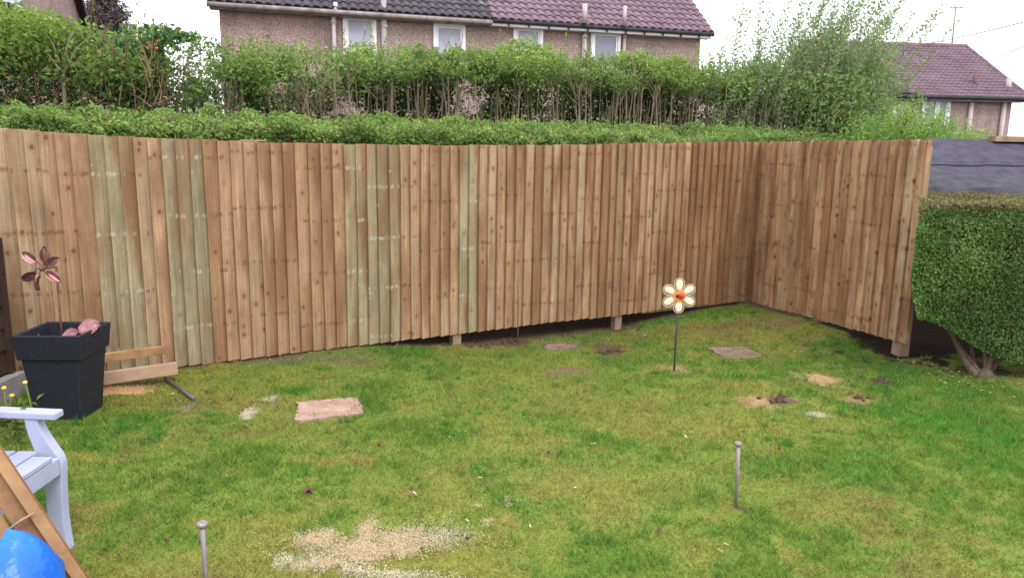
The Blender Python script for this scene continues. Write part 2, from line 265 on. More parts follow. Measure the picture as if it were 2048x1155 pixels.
X, Y = np.meshgrid(gx, gy); c_, b_ = paint(X, Y); Z = gz(X, Y) + (fbm(X, Y, 7, 3, 12) - .5) * .018
nx, ny = len(gx), len(gy); ii = np.arange(nx * ny).reshape(ny, nx)
quad = np.stack([ii[:-1, :-1], ii[:-1, 1:], ii[1:, 1:], ii[1:, :-1]], -1).reshape(-1, 4)
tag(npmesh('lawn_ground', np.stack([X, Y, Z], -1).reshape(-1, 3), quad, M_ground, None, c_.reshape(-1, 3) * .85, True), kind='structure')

# grass blades: short mown turf, thinner over bare soil
def blades():
    n = 330000; u = RNG.random(n) ** .8; yy = 1.9 + (8.9 - 1.9) * u; xx = (RNG.random(n) * 2 - 1) * (.80 * yy + .25)
    t = (xx - FP0[0]) * FN[0] + (yy - FP0[1]) * FN[1]; t2 = (xx - CORNER[0]) * RN[0] + (yy - CORNER[1]) * RN[1]
    t2 = np.where((xx - CORNER[0]) * RD[0] + (yy - CORNER[1]) * RD[1] > RLEN + .04, 9, t2); c, b = paint(xx, yy); lush = (c[:, 1] > c[:, 0] * 1.5)
    k = (np.minimum(t, t2) > -.02) & (RNG.random(n) > b * .97) & (RNG.random(n) > .25 * (~lush)); xx, yy, c, lush = xx[k], yy[k], c[k], lush[k]; n = len(xx)
    h = (.010 + .014 * RNG.random(n)) * (1 + .7 * lush) * (1 + (RNG.random(n) > .985) * 1.3); a = RNG.random(n) * 6.283; w = .0013 + .0012 * RNG.random(n) + yy * .00016
    lean = (.5 + 1.0 * RNG.random(n)) * h; la = RNG.random(n) * 6.283; z = gz(xx, yy) - .001
    P = np.empty((n, 3, 3)); P[:, 0] = np.stack([xx - np.cos(a) * w, yy - np.sin(a) * w, z], -1); P[:, 1] = np.stack([xx + np.cos(a) * w, yy + np.sin(a) * w, z], -1); P[:, 2] = np.stack([xx + np.cos(la) * lean, yy + np.sin(la) * lean, z + h + .006], -1)
    cc = c * (.78 + .62 * RNG.random((n, 1))) * (1 + (RNG.random((n, 3)) - .5) * .16); dry = RNG.random(n) > .93; cc[dry] = np.array([.30, .25, .11]) * (.6 + .6 * RNG.random((dry.sum(), 1)))
    m = 420; tx = []; r = RNG
    ty = 2.0 + 6.5 * r.random(m * 4); txx = (r.random(m * 4) * 2 - 1) * (.78 * ty + .2); cT, bT = paint(txx, ty); tt = np.minimum((txx - FP0[0]) * FN[0] + (ty - FP0[1]) * FN[1], (txx - CORNER[0]) * RN[0] + (ty - CORNER[1]) * RN[1]); ok = (tt > .05) & (bT < .3) & (r.random(m * 4) < np.where(cT[:, 1] > cT[:, 0] * 1.4, .8, .15)); txx, ty = txx[ok], ty[ok]; nb = 16; bx = np.repeat(txx, nb) + r.normal(size=len(txx) * nb) * .018; by = np.repeat(ty, nb) + r.normal(size=len(txx) * nb) * .018; q = len(bx); hh = .025 + .035 * r.random(q); a2 = r.random(q) * 6.283; l2 = r.random(q) * 6.283; ww = .0018 + by * .0002; zz = gz(bx, by); T = np.empty((q, 3, 3)); T[:, 0] = np.stack([bx - np.cos(a2) * ww, by - np.sin(a2) * ww, zz], -1); T[:, 1] = np.stack([bx + np.cos(a2) * ww, by + np.sin(a2) * ww, zz], -1); T[:, 2] = np.stack([bx + np.cos(l2) * hh * .7, by + np.sin(l2) * hh * .7, zz + hh], -1)
    P = np.concatenate([P, T]); cc = np.concatenate([cc, np.array([.075, .23, .04]) * (.7 + .7 * r.random((q, 1)))]); n = len(P)
    o = npmesh('grass', P.reshape(-1, 3), np.arange(n * 3).reshape(-1, 3), M_blade, None, np.repeat(cc, 3, 0)); tag(o, 'short mossy mown grass covering the lawn', 'grass', kind='stuff')
blades()

# ------------------------------------------------------------------ fence
def fence_material():
    m, t, b = mat('feather_edge_board', .82, .18); L = t.links.new
    at_ = N(t, 'ShaderNodeAttribute', attribute_name='bc'); tone = N(t, 'ShaderNodeAttribute', attribute_name='col'); gr = N(t, 'ShaderNodeAttribute', attribute_name='green')
    def mapped(sc): mp = N(t, 'ShaderNodeMapping'); mp.inputs['Scale'].default_value = sc; L(at_.outputs['Vector'], mp.inputs[0]); return mp.outputs[0]
    def mr(src, a, bb, c, d): q = N(t, 'ShaderNodeMapRange'); q.inputs[1].default_value = a; q.inputs[2].default_value = bb; q.inputs[3].default_value = c; q.inputs[4].default_value = d; L(src, q.inputs[0]); return q.outputs[0]
    def math_(op, a, bb): q = N(t, 'ShaderNodeMath', operation=op); (L(a, q.inputs[0]) if not isinstance(a, float) else q.inputs.__getitem__(0).__setattr__('default_value', a)); (L(bb, q.inputs[1]) if not isinstance(bb, float) else q.inputs.__getitem__(1).__setattr__('default_value', bb)); return q.outputs[0]
    def mix(f, a, bb, ty='MIX'):
        q = N(t, 'ShaderNodeMix', data_type='RGBA', blend_type=ty); (L(f, q.inputs[0]) if not isinstance(f, float) else q.inputs.__getitem__(0).__setattr__('default_value', f))
        for i, x in ((6, a), (7, bb)):
            if isinstance(x, tuple): q.inputs[i].default_value = (*x, 1)
            else: L(x, q.inputs[i])
        return q.outputs[2]
    warp = N(t, 'ShaderNodeTexNoise', Scale=1.0, Detail=2); L(mapped((9, 3.2, 1)), warp.inputs['Vector'])
    wv = N(t, 'ShaderNodeVectorMath', operation='MULTIPLY_ADD'); wv.inputs[1].default_value = (2.2, 0, 0); L(warp.outputs['Color'], wv.inputs[0]); L(mapped((85, 1.3, 1)), wv.inputs[2])
    g1 = N(t, 'ShaderNodeTexNoise', Scale=1.0, Detail=5, Roughness=.6); L(wv.outputs[0], g1.inputs['Vector'])
    g2 = N(t, 'ShaderNodeTexNoise', Scale=1.0, Detail=4, Roughness=.6); L(mapped((7, 2.0, 1)), g2.inputs['Vector'])
    grain = mr(g1.outputs[0], .3, .72, .70, 1.20); blot = mr(g2.outputs[0], .3, .7, .70, 1.18)
    sc = math_('MULTIPLY', grain, blot); vs = N(t, 'ShaderNodeVectorMath', operation='SCALE'); L(tone.outputs['Color'], vs.inputs[0]); L(sc, vs.inputs['Scale']); base = vs.outputs[0]
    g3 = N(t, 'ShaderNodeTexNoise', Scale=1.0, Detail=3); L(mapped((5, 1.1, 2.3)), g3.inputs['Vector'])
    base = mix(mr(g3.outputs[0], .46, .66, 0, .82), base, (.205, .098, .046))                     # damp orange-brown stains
    kv = N(t, 'ShaderNodeVectorMath', operation='MULTIPLY_ADD'); kv.inputs[1].default_value = (.35, .35, 0); L(warp.outputs['Color'], kv.inputs[0]); L(mapped((14, 10.5, 1)), kv.inputs[2])
    k = N(t, 'ShaderNodeTexVoronoi', Scale=1.0); k.inputs['Randomness'].default_value = .9; L(kv.outputs[0], k.inputs['Vector'])
    core = mr(k.outputs['Distance'], .11, .23, 1, 0); halo = mr(k.outputs['Distance'], .14, .55, .7, 0)
    sel = N(t, 'ShaderNodeSeparateColor'); L(k.outputs['Color'], sel.inputs[0]); on = mr(sel.outputs[0], .60, .64, 0, 1)
    core = math_('MULTIPLY', core, on); halo = math_('MULTIPLY', halo, on)
    kc = mix(gr.outputs['Fac'], (.13, .055, .03), (.20, .17, .10)); base = mix(math_('MULTIPLY', halo, .75), base, mix(gr.outputs['Fac'], (.25, .125, .065), (.21, .18, .10))); base = mix(math_('MULTIPLY', core, .85), base, kc)
    # pale turquoise preservative bleeding out at knots of the green boards
    k2 = N(t, 'ShaderNodeTexVoronoi', Scale=1.0); L(mapped((7, 13, 1)), k2.inputs['Vector']); kk = mr(k2.outputs['Distance'], .06, .26, 1, 0); s2 = N(t, 'ShaderNodeSeparateColor'); L(k2.outputs['Color'], s2.inputs[0])
    kk = math_('MULTIPLY', math_('MULTIPLY', kk, mr(s2.outputs[0], .74, .78, 0, .4)), gr.outputs['Fac']); base = mix(kk, base, (.50, .58, .53))
    # dark knots small dots
    k3 = N(t, 'ShaderNodeTexVoronoi', Scale=1.0); L(mapped((30, 22, 1)), k3.inputs['Vector']); s3 = N(t, 'ShaderNodeSeparateColor'); L(k3.outputs['Color'], s3.inputs[0])
    base = mix(math_('MULTIPLY', mr(k3.outputs['Distance'], .06, .16, .7, 0), mr(s3.outputs[0], .80, .82, 0, 1)), base, (.15, .07, .04))
    ck = N(t, 'ShaderNodeTexNoise', Scale=1.0, Detail=2); L(mapped((150, .8, 1.3)), ck.inputs['Vector']); base = mix(mr(ck.outputs[0], .70, .76, 0, .75), base, (.10, .05, .03))
    sw = N(t, 'ShaderNodeTexNoise', Scale=1.0, Detail=6, Roughness=.7); L(mapped((20, 170, 1)), sw.inputs['Vector']); base = mix(mr(sw.outputs[0], .45, .70, 0, .28), base, (.22, .12, .065))
    # whorls: rows of knots that run across neighbouring boards of one log
    sx = N(t, 'ShaderNodeSeparateXYZ'); L(at_.outputs['Vector'], sx.inputs[0]); rn = N(t, 'ShaderNodeTexWhiteNoise', noise_dimensions='1D'); L(math_('FLOOR', math_('MULTIPLY', sx.outputs[2], .0495), 0.0), rn.inputs['W'])
    wn_ = N(t, 'ShaderNodeTexNoise', Scale=1.0, Detail=3); L(mapped((26, 9, 1)), wn_.inputs['Vector'])
    ph = math_('ADD', math_('ADD', math_('MULTIPLY', sx.outputs[1], 2.3), math_('MULTIPLY', rn.outputs[0], 5.0)), math_('MULTIPLY', wn_.outputs[0], .12)); fr_ = math_('ABSOLUTE', math_('SUBTRACT', math_('FRACT', ph, 0.0), .5), 0.0)
    wn2 = N(t, 'ShaderNodeTexNoise', Scale=1.0, Detail=2); L(mapped((34, 5, 1.7)), wn2.inputs['Vector']); row = math_('MULTIPLY', mr(fr_, .008, .050, 1, 0), mr(wn2.outputs[0], .47, .58, 0, 1))
    base = mix(math_('MULTIPLY', row, .62), base, mix(gr.outputs['Fac'], (.15, .058, .03), (.44, .47, .39)))
    L(base, b.inputs['Base Color'])
    wv2 = N(t, 'ShaderNodeTexWave', bands_direction='Y', Scale=26.0, Distortion=1.5); L(at_.outputs['Vector'], wv2.inputs['Vector'])
    h = math_('ADD', math_('MULTIPLY', g1.outputs[0], 1.0), math_('MULTIPLY', wv2.outputs['Fac'], .5)); bp = N(t, 'ShaderNodeBump', Strength=.45, Distance=.003); L(h, bp.inputs['Height']); L(bp.outputs[0], b.inputs['Normal'])
    return m
M_fence = fence_material()
def board_panel(P0, D, Nn, edges, topf, botf, greens, parent, flip=False, seed=1):
    rg = np.random.default_rng(seed); vs = []; fs = []; col = []; bc = []; gn = []; NZ = 26
    for i in range(len(edges) - 1):
        a, e = edges[i], edges[i + 1]; ov = .012; mid = .5 * (a + e); g = 0.0
        for lo, hi, gv in greens:
            if lo <= mid < hi: g = gv
        hue = rg.random(); br = .92 + .16 * rg.random()
        tone = np.array([.450, .300, .182]) * (1 - hue) + np.array([.370, .222, .120]) * hue
        if rg.random() < .14: tone = np.array([.42, .30, .19])
        tone = tone * br * (1.22 if flip else 1)
        if rg.random() < .16 and g == 0: tone = tone * np.array([.76, .69, .62])
        gt = np.array([.350, .295, .185]) * (.86 + .26 * rg.random()); wedge = g > 0 and rg.random() < .75; wz = 1.0 + .5 * rg.random(); wu = .3 + .5 * rg.random(); wside = rg.random() < .5
        z0, z1 = botf(mid) + rg.normal() * .002, topf(mid) + rg.normal() * .003; tl = rg.normal() * .003; bow = rg.normal() * .003; o = len(vs); rid = i * 3.7 + seed * 50
        fr, bk = (.038, .003) if not flip else (.003, .030)
        sect = [(a - (ov if flip else 0), 0.004), (a - (ov if flip else 0), fr + .004), (a + (e - a) * .33, fr + .004 + (bk - fr) * .33), (a + (e - a) * .66, fr + .004 + (bk - fr) * .66), (e + (0 if flip else ov), bk + .004 if flip else bk + .001), (e + (0 if flip else ov), .0)]
        # thick edge rides over the thin edge of its neighbour
        for j in range(NZ + 1):
            z = z0 + (z1 - z0) * j / NZ; sh = bow * math.sin(j / NZ * 3.14) + tl * (j / NZ - .5)
            for q, (s_, off) in enumerate(sect):
                x = P0 + D * (s_ + sh) + Nn * off; zz = z + (-.004 if j == 0 and rg.random() < .1 else 0); vs.append((x[0], x[1], zz)); uu = s_ - a; bc.append((uu, z, rid))
                t_ = tone.copy()
                if g > 0:
                    f = g
                    if wedge and z > wz:
                        un = uu / (e - a); edge = (un if wside else 1 - un); f = g * float(np.clip((wu + (z1 - z) / (z1 - wz) * .7 - edge) * 4, 0, 1))
                    t_ = tone * .85 * (1 - f) + gt * f; gn.append(f)
                else: gn.append(0.0)
                col.append(t_)
        n = len(sect)
        for j in range(NZ):
            for q in range(n): A = o + j * n + q; B = o + j * n + (q + 1) % n; fs.append((A, A + n, B + n, B))
        tp = o + NZ * n; fs.append((tp, tp + 5, tp + 4, tp + 1)); fs.append((tp + 1, tp + 4, tp + 3, tp + 2)); fs.append((o, o + 1, o + 4, o + 5)); fs.append((o + 1, o + 2, o + 3, o + 4))
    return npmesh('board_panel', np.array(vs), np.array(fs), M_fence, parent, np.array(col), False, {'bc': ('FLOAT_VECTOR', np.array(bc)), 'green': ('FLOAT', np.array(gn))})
def edges_(a, b, w, seed):
    rg = np.random.default_rng(seed); e = [a]
    while e[-1] < b - w * .6: e.append(e[-1] + w * (1 + rg.normal() * .05))
    e[-1] = b; return np.array(e)
def spx(x, y): p = onplane(x, y, FP0, FD); return (p.x - FP0[0]) * FD[0] + (p.y - FP0[1]) * FD[1]
fz_top = lambda s: float(np.interp(s, [-1.5, -1.31, -.73, 0, .54, 1.1, 2.1, 3.03, 3.84, 4.61, 5.75], [1.805, 1.795, 1.762, 1.743, 1.735, 1.735, 1.745, 1.763, 1.793, 1.818, 1.853]))
fz_bot = lambda s: float(np.interp(s, [-1.5, 0, 1.07, 2.0, 3.11, 3.93, 4.74, 5.75], [.0, .0, .018, .022, .043, .040, .060, .055]))
greens = [(spx(192, 300), spx(278, 300), 1.0), (spx(312, 300), spx(392, 300), 1.0), (spx(394, 300), spx(414, 300), .6), (spx(695, 300), spx(806, 300), 1.0), (spx(914, 300), spx(948, 300), 1.0), (spx(1100, 300), spx(1108, 300), .5)]
def nails(P, D, Nn, s0, s1, step, topf, parent, seed):
    r2 = random.Random(seed); b = MB(); s_ = s0
    while s_ < s1:
        for z in (.36, .99, 1.60):
            if r2.random() < .4: q = P + D * (s_ + r2.gauss(0, .006)) + Nn * .031; b.dome(V((q[0], q[1], z + r2.gauss(0, .012))), .0042, (Nn[0], Nn[1], 0), 6, 3, math.pi / 2)
        s_ += step
    tag(b.build('nail_heads', M_metal, parent), kind='stuff')
fb = thing('board_fence', 'long new brown feather edge board fence across the back of the lawn', 'fence', (FP0[0], FP0[1], 0))
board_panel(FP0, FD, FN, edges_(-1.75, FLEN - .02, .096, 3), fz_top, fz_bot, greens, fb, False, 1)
nails(FP0, FD, FN, -1.6, FLEN - .05, .096, fz_top, fb, 5)
def w3(P, D, s, Nn, t, z): q = P + D * s + Nn * t; return V((q[0], q[1], z))
def post(P, D, Nn, s, zt, parent, w=.085, fwd=-.004):
    b = MB(); g = float(gz(*(P + D * s))); b.obox(w3(P, D, s - w / 2, Nn, fwd, g - .25), V((*(D * w), 0)), V((*(-Nn * w), 0)), (0, 0, zt - g + .25)); b.build('post', M_grey_timber, parent, .004)
for s in (-1.4, .35, spx(915, 660), spx(1238, 632), FLEN - .09): post(FP0, FD, FN, s, fz_top(s) - .03, fb)
for z in (.32, .95, 1.55):
    b = MB(); b.obox(w3(FP0, FD, -1.7, FN, -.003, z), V((*(FD * (FLEN + 1.6)), 0)), V((*(-FN * .04), 0)), (0, 0, .075)); b.build('rail', M_grey_timber, fb)
b = MB(); s0, s1 = spx(1285, 615), spx(1478, 600); b.prism([(s0, fz_bot(s0) - .022), (s1, fz_bot(s1) - .015), (s1, fz_bot(s1) + .03), (s0, fz_bot(s0) + .03)], V((FP0[0], FP0[1], 0)) - V((*(FN * .004), 0)), V((*FD, 0)), V((0, 0, 1)), V((*(-FN * .02), 0))); b.build('gravel_board', M_grey_timber, fb)
fr = thing('board_fence', 'short brown feather edge board fence running from the corner to the clipped hedge', 'fence', (CORNER[0], CORNER[1], 0))
rz_top = lambda s: 1.851; rz_bot = lambda s: float(np.interp(s, [0, .28, 1.24, 1.91, 2.4], [.052, .060, .103, .120, .140]))
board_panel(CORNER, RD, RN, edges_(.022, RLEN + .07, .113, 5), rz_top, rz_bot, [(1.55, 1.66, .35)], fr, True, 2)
post(CORNER, RD, RN, RLEN - .06, 1.8, fr, .10, .001 - .003); post(CORNER, RD, RN, 1.15, 1.8, fr)
for z in (.34, .95, 1.6):
    b = MB(); b.obox(w3(CORNER, RD, .1, RN, -.003, z), V((*(RD * (RLEN - .12)), 0)), V((*(-RN * .04), 0)), (0, 0, .075)); b.build('rail', M_grey_timber, fr)
off = onplane(490, 280, FP0, FD); b = MB(); b.obox(w3(FP0, FD, spx(482, 281), FN, -.03, 1.743), V((*(FD * .19), .0)), V((*(-FN * .03), 0)), (0, 0, .009))
tag(b.build('timber_offcut', M_lumber), 'thin pale timber offcut lying on top of the long board fence', 'offcut')

# ------------------------------------------------------------------ foliage
def leaves(name, P, size, cols, parent, outward=None, bias=.5, aspect=.5, matl=None, updir=None, seed=0, axis=None):
    rg = np.random.default_rng(seed + 100); n = len(P); nr = rg.normal(size=(n, 3)); nr /= np.linalg.norm(nr, axis=1)[:, None]
    if outward is not None: nr = nr * (1 - bias) + outward * bias; nr /= np.linalg.norm(nr, axis=1)[:, None]
    if axis is None:
        ax = rg.normal(size=(n, 3))
        if updir is not None: ax = ax + np.array(updir)
    else: ax = axis + rg.normal(size=(n, 3)) * .25
    ax -= nr * (ax * nr).sum(1)[:, None]; ax /= np.linalg.norm(ax, axis=1)[:, None] + 1e-9; sd = np.cross(nr, ax)
    L = (size * (.7 + .6 * rg.random(n)))[:, None]; W = L * aspect; Q = np.empty((n, 4, 3)); fold = .18 * L
    Q[:, 0] = P - ax * L * .5; Q[:, 1] = P + sd * W * .5 + nr * fold - ax * L * .05; Q[:, 2] = P + ax * L * .5; Q[:, 3] = P - sd * W * .5 + nr * fold - ax * L * .05
    idx = np.arange(n * 4).reshape(n, 4); fs = np.concatenate([idx[:, [0, 1, 2]], idx[:, [0, 2, 3]]])
    return npmesh(name, Q.reshape(-1, 3), fs, matl or M_leaf, parent, np.repeat(cols, 4, 0))
def pal(n, c0, c1, k, rg, yel=.06, yc=(.22, .22, .03), brn=0.0):
    c = np.array(c0) * (1 - k[:, None]) + np.array(c1) * k[:, None]; c = c * (.75 + .5 * rg.random((n, 1))); y = rg.random(n) < yel; c[y] = np.array(yc) * (.7 + .6 * rg.random((y.sum(), 1)))
    if brn: q = rg.random(n) < brn; c[q] = np.array([.13, .075, .035]) * (.6 + .8 * rg.random((q.sum(), 1)))
    return c
def fpt(s, t, z): return np.stack([FP0[0] + FD[0] * s + FN[0] * t, FP0[1] + FD[1] * s + FN[1] * t, z], -1)
GD, GM, GL = (.034, .075, .020), (.145, .260, .060), (.310, .450, .120)

def low_hedge():
    rg = np.random.default_rng(21); h = thing('low_hedge', 'low clipped green hedge just above the top of the long fence', 'hedge', (FP0[0], FP0[1], 0))
    n = 150000; s = -2.1 + 10.2 * rg.random(n); dep = rg.exponential(.055, n); top = rg.random(n) < .62
    ztop = lambda s, tt: 1.93 + .10 * np.clip((-tt - .12) / .7, 0, 1) + .16 * (fbm(s, tt, 2.2, 3, 31) - .5) + .22 * (fbm(s * 1.0, tt, 6, 3, 32) - .5) + np.interp(s, [-2, 0, 3, 6], [-.06, -.07, -.06, -.03])
    tt = np.where(top, -.10 - 1.35 * rg.random(n), -.10 - dep - .10 * rg.random(n)); zt = ztop(s, tt)
    z = np.where(top, zt - dep, zt - .02 - .75 * rg.random(n) ** 1.3)
    bald = fbm(s, z * 2.5, 2.6, 3, 33); keep = top | (rg.random(n) > np.clip((bald - .47) * 8, 0, .95)) ; keep &= (rg.random(n) > np.clip((fbm(s, tt, 5, 2, 36) - .55) * 5, 0, .7))
    shoot = rg.random(n) < .03; z = z + shoot * top * rg.random(n) * .09
    P = fpt(s, tt, z)[keep]; k = np.clip((fbm(s, tt + z, 3.4, 3, 34) - .36) * 3.2, 0, 1)[keep] * .6 + .5 * rg.random(len(P)) * (z > zt - .05)[keep]
    ow = np.tile(np.array([FN[0] * .4, FN[1] * .4, .9]), (len(P), 1)); c = pal(len(P), GM, GL, np.clip(k, 0, 1), rg, .05, brn=.03)
    leaves('foliage', P, np.full(len(P), .036), c, h, ow, .45, .55, seed=1)
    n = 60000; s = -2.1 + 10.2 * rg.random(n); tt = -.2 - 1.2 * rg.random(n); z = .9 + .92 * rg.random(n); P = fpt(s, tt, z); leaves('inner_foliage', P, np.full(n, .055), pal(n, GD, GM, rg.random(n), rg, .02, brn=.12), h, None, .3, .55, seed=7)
    tw = MB(); r2 = random.Random(5)
    for i in range(900):
        s_ = r2.uniform(-2, 7); t_ = -r2.uniform(.13, .35); z_ = r2.uniform(1.45, 1.9); p = V(fpt(s_, t_, z_)); d = V((r2.gauss(0, 1), r2.gauss(0, 1), r2.gauss(.5, .8))).normalized() * r2.uniform(.07, .2)
        tw.tube([p, p + d * .5 + V((0, 0, r2.gauss(0, .02))), p + d], [.004, .003, .002], 4, False)
    for i in range(160):
        s_ = r2.uniform(-2, 8); p = V(fpt(s_, -r2.uniform(.3, 1.2), 0)); tw.tube([p, p + V((r2.gauss(0, .1), r2.gauss(0, .1), 1.0)), p + V((r2.gauss(0, .2), r2.gauss(0, .2), 1.85))], [.013, .009, .004], 5, False)
    tag(tw.build('branches', M_twig, h), kind='stuff')
low_hedge()

def tall_hedge():
    rg = np.random.default_rng(22); r2 = random.Random(8); h = thing('tall_hedge', 'tall leggy hedge with bare pale stems and leafy top before the pink house', 'hedge', (*(FP0 + FD * 2 - FN * 2), 0))
    S0, S1 = -1.05, 8.0; TC = -2.1
    ztop = lambda s: np.interp(s, [-1, 0, 1.5, 3, 4, 5.5, 7, 8], [2.64, 2.66, 2.70, 2.77, 2.81, 2.83, 2.86, 2.8])
    zbot = lambda s: np.interp(s, [-1, .3, 1.2, 2.0, 2.6, 7.2, 8], [1.98, 2.05, 2.2, 2.38, 2.46, 2.5, 2.3])
    n = 120000; s = S0 + (S1 - S0) * rg.random(n); t = TC + .42 * rg.normal(size=n).clip(-1.7, 1.7); u = rg.random(n)
    nb = fbm(s, t, 1.7, 3, 41); zt = ztop(s) + .05 + .48 * (nb - .5) + .42 * (fbm(s, t, 6, 2, 42) - .5) - .18 * ((t - TC) / .7) ** 2; zb = zbot(s) + .25 * (fbm(s, t, 3, 3, 43) - .5)
    z = zb + (zt - zb) * u ** .8; dens = fbm(s, z, 3.3, 3, 44); keep = rg.random(n) > np.clip((dens - .42) * 5, 0, .9); keep &= ~((u < .25) & (rg.random(n) < .55))
    # gap where the sky shows through on the left
    keep &= ~((abs(s + .35) < .42) & (z > 2.05) & (z < 2.36) & (rg.random(n) < .72))
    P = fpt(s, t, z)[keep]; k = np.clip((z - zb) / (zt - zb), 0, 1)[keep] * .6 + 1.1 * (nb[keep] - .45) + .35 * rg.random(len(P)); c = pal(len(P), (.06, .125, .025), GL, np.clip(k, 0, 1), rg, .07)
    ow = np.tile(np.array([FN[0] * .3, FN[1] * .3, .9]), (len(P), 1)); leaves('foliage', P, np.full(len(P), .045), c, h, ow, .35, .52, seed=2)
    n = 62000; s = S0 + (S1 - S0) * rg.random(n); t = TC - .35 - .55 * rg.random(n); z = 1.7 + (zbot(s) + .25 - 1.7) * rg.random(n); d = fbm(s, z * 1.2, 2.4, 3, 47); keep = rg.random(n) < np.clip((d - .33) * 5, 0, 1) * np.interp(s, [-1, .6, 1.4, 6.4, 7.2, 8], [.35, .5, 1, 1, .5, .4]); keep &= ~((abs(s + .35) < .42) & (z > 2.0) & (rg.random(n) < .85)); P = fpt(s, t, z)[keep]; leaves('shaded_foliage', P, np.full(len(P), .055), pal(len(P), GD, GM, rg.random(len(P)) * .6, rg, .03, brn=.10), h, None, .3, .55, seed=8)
    # low leafy growth and thin in-between leaves
    n = 34000; s = S0 + (S1 - S0) * rg.random(n); t = TC + .45 * rg.normal(size=n); z = 1.75 + .85 * rg.random(n); d = fbm(s, z * 1.4, 2.0, 3, 46)
    keep = rg.random(n) < np.clip((d - .42) * 4, 0, 1) * np.interp(s, [-1, 1.2, 2.4, 6.6, 8], [1, .9, .35, .3, .8]) * np.interp(z, [1.75, 2.1, 2.4], [1, .75, .6]); keep &= ~((abs(s + .35) < .42) & (z > 2.05) & (rg.random(n) < .7))
    P = fpt(s, t, z)[keep]; c = pal(len(P), GD, (.16, .28, .05), rg.random(len(P)), rg, .08); leaves('undergrowth', P, np.full(len(P), .045), c, h, None, .3, .55, seed=3)
    shoots = MB()
    twigs = MB(); cnt = 0; s = S0
    while s < S1 and cnt < 100:
        dense = 1 if s > 1.6 else 1.5; s += (S1 - S0) / 100 * r2.uniform(.5, 1.5); cnt += 1
        t = TC + r2.uniform(-.1, .45); p = V(fpt(s, t, 0)); lean = r2.gauss(0, .16); zt = float(zbot(s)) + r2.uniform(.02, .2); q = p + V((FD[0] * lean, FD[1] * lean, zt)); m = p.lerp(q, .6) + V((r2.gauss(0, .03), r2.gauss(0, .03), 0))
        r = r2.uniform(.007, .014); b = MB(); b.tube([p, m, q], [r * 1.3, r * 1.05, r * .8], 6, False); b.build('stem', M_stem, h)
        for k in range(r2.randint(3, 5)):
            a = r2.uniform(0, 6.28); o = r2.uniform(.08, .24); st = q.lerp(m, r2.uniform(0, .25)); e = st + V((math.cos(a) * o, math.sin(a) * o, r2.uniform(.18, .42))); twigs.tube([st, st.lerp(e, .5) + V((0, 0, -.02)), e], [r * .6, r * .45, r * .25], 5, False)
    for i in range(620):
        s_ = r2.uniform(S0, S1); t = TC + r2.uniform(-.35, .5); p = V(fpt(s_, t, 1.4)); e = p + V((r2.gauss(0, .14), r2.gauss(0, .14), r2.uniform(.6, 1.15))); m = p.lerp(e, .5) + V((r2.gauss(0, .03), r2.gauss(0, .03), 0)); twigs.tube([p, m, e], [.0055, .0045, .003], 4, False)
    for i in range(260):                           # short woody twigs, tangled
        s_ = r2.uniform(S0, 2.2); t = TC + r2.uniform(-.5, .5); p = V(fpt(s_, t, r2.uniform(1.9, 2.5))); e = p + V((r2.gauss(0, .13), r2.gauss(0, .13), r2.gauss(.1, .12))); twigs.tube([p, e], [.004, .002], 4, False)
    tag(twigs.build('twigs', M_stem, h), kind='stuff')
    # upright soft shoots that break the clipped top
    PP = []; AX = []
    for i in range(420):
        s_ = r2.uniform(S0, S1); t = TC + r2.uniform(-.4, .4); b0 = fpt(s_, t, float(ztop(s_)) - .08); hgt = r2.uniform(.05, .24) * (1.9 if r2.random() < .10 else 1); d = np.array([r2.gauss(0, .2), r2.gauss(0, .2), 1]); shoots.tube([V(b0), V(b0 + d * hgt)], [.003, .0015], 4, False)
        for k in range(int(hgt * 70)): f = k / (hgt * 70); PP.append(b0 + d * hgt * f + RNG.normal(size=3) * .008); a = k * 2.4; AX.append([math.cos(a), math.sin(a), .9])
    tag(shoots.build('shoots', M_green, h), kind='stuff'); PP = np.array(PP); leaves('young_leaves', PP, np.full(len(PP), .038), pal(len(PP), GM, (.30, .44, .09), rg.random(len(PP)), rg, .05), h, axis=np.array(AX), aspect=.45, seed=4)
    return h
tall_hedge()

def leafy_shoots(specs, seed, leaf, c0, c1, parent, wood, step=.035, axup=.8):
    r2 = random.Random(seed); rg = np.random.default_rng(seed); PP = []; AX = []; K = []; b = MB()
    for p, d, L, r, bend in specs:
        pts = []; q = V(p); d = V(d).normalized(); n = max(4, int(L / .12))
        for i in range(n + 1):
            pts.append(q.copy()); q = q + d * (L / n); d = (d + V(bend) / n + V((r2.gauss(0, .03), r2.gauss(0, .03), 0))).normalized()
        b.tube(pts, [r * (1 - .85 * i / n) for i in range(n + 1)], 4, False)
        m = int(L / step)
        for k in range(m):
            f = k / m
            if f < .22 and r2.random() < .6: continue
            x = f * n; i = int(x); pt = pts[i].lerp(pts[i + 1], x - i); dd = (pts[i + 1] - pts[i]).normalized(); a = k * 2.4 + r2.random(); o = dd.orthogonal().normalized(); o2 = dd.cross(o); out = o * math.cos(a) + o2 * math.sin(a); PP.append(pt + out * leaf * .45); AX.append(out + dd * axup); K.append(f)
    PP = np.array(PP); K = np.array(K); c = pal(len(PP), c0, c1, np.clip(K * .6 + .4 * rg.random(len(PP)), 0, 1), rg, .05); leaves('foliage', PP, np.full(len(PP), leaf), c, parent, axis=np.array(AX), aspect=.42, seed=seed); return tag(b.build('stems', wood, parent), kind='stuff')
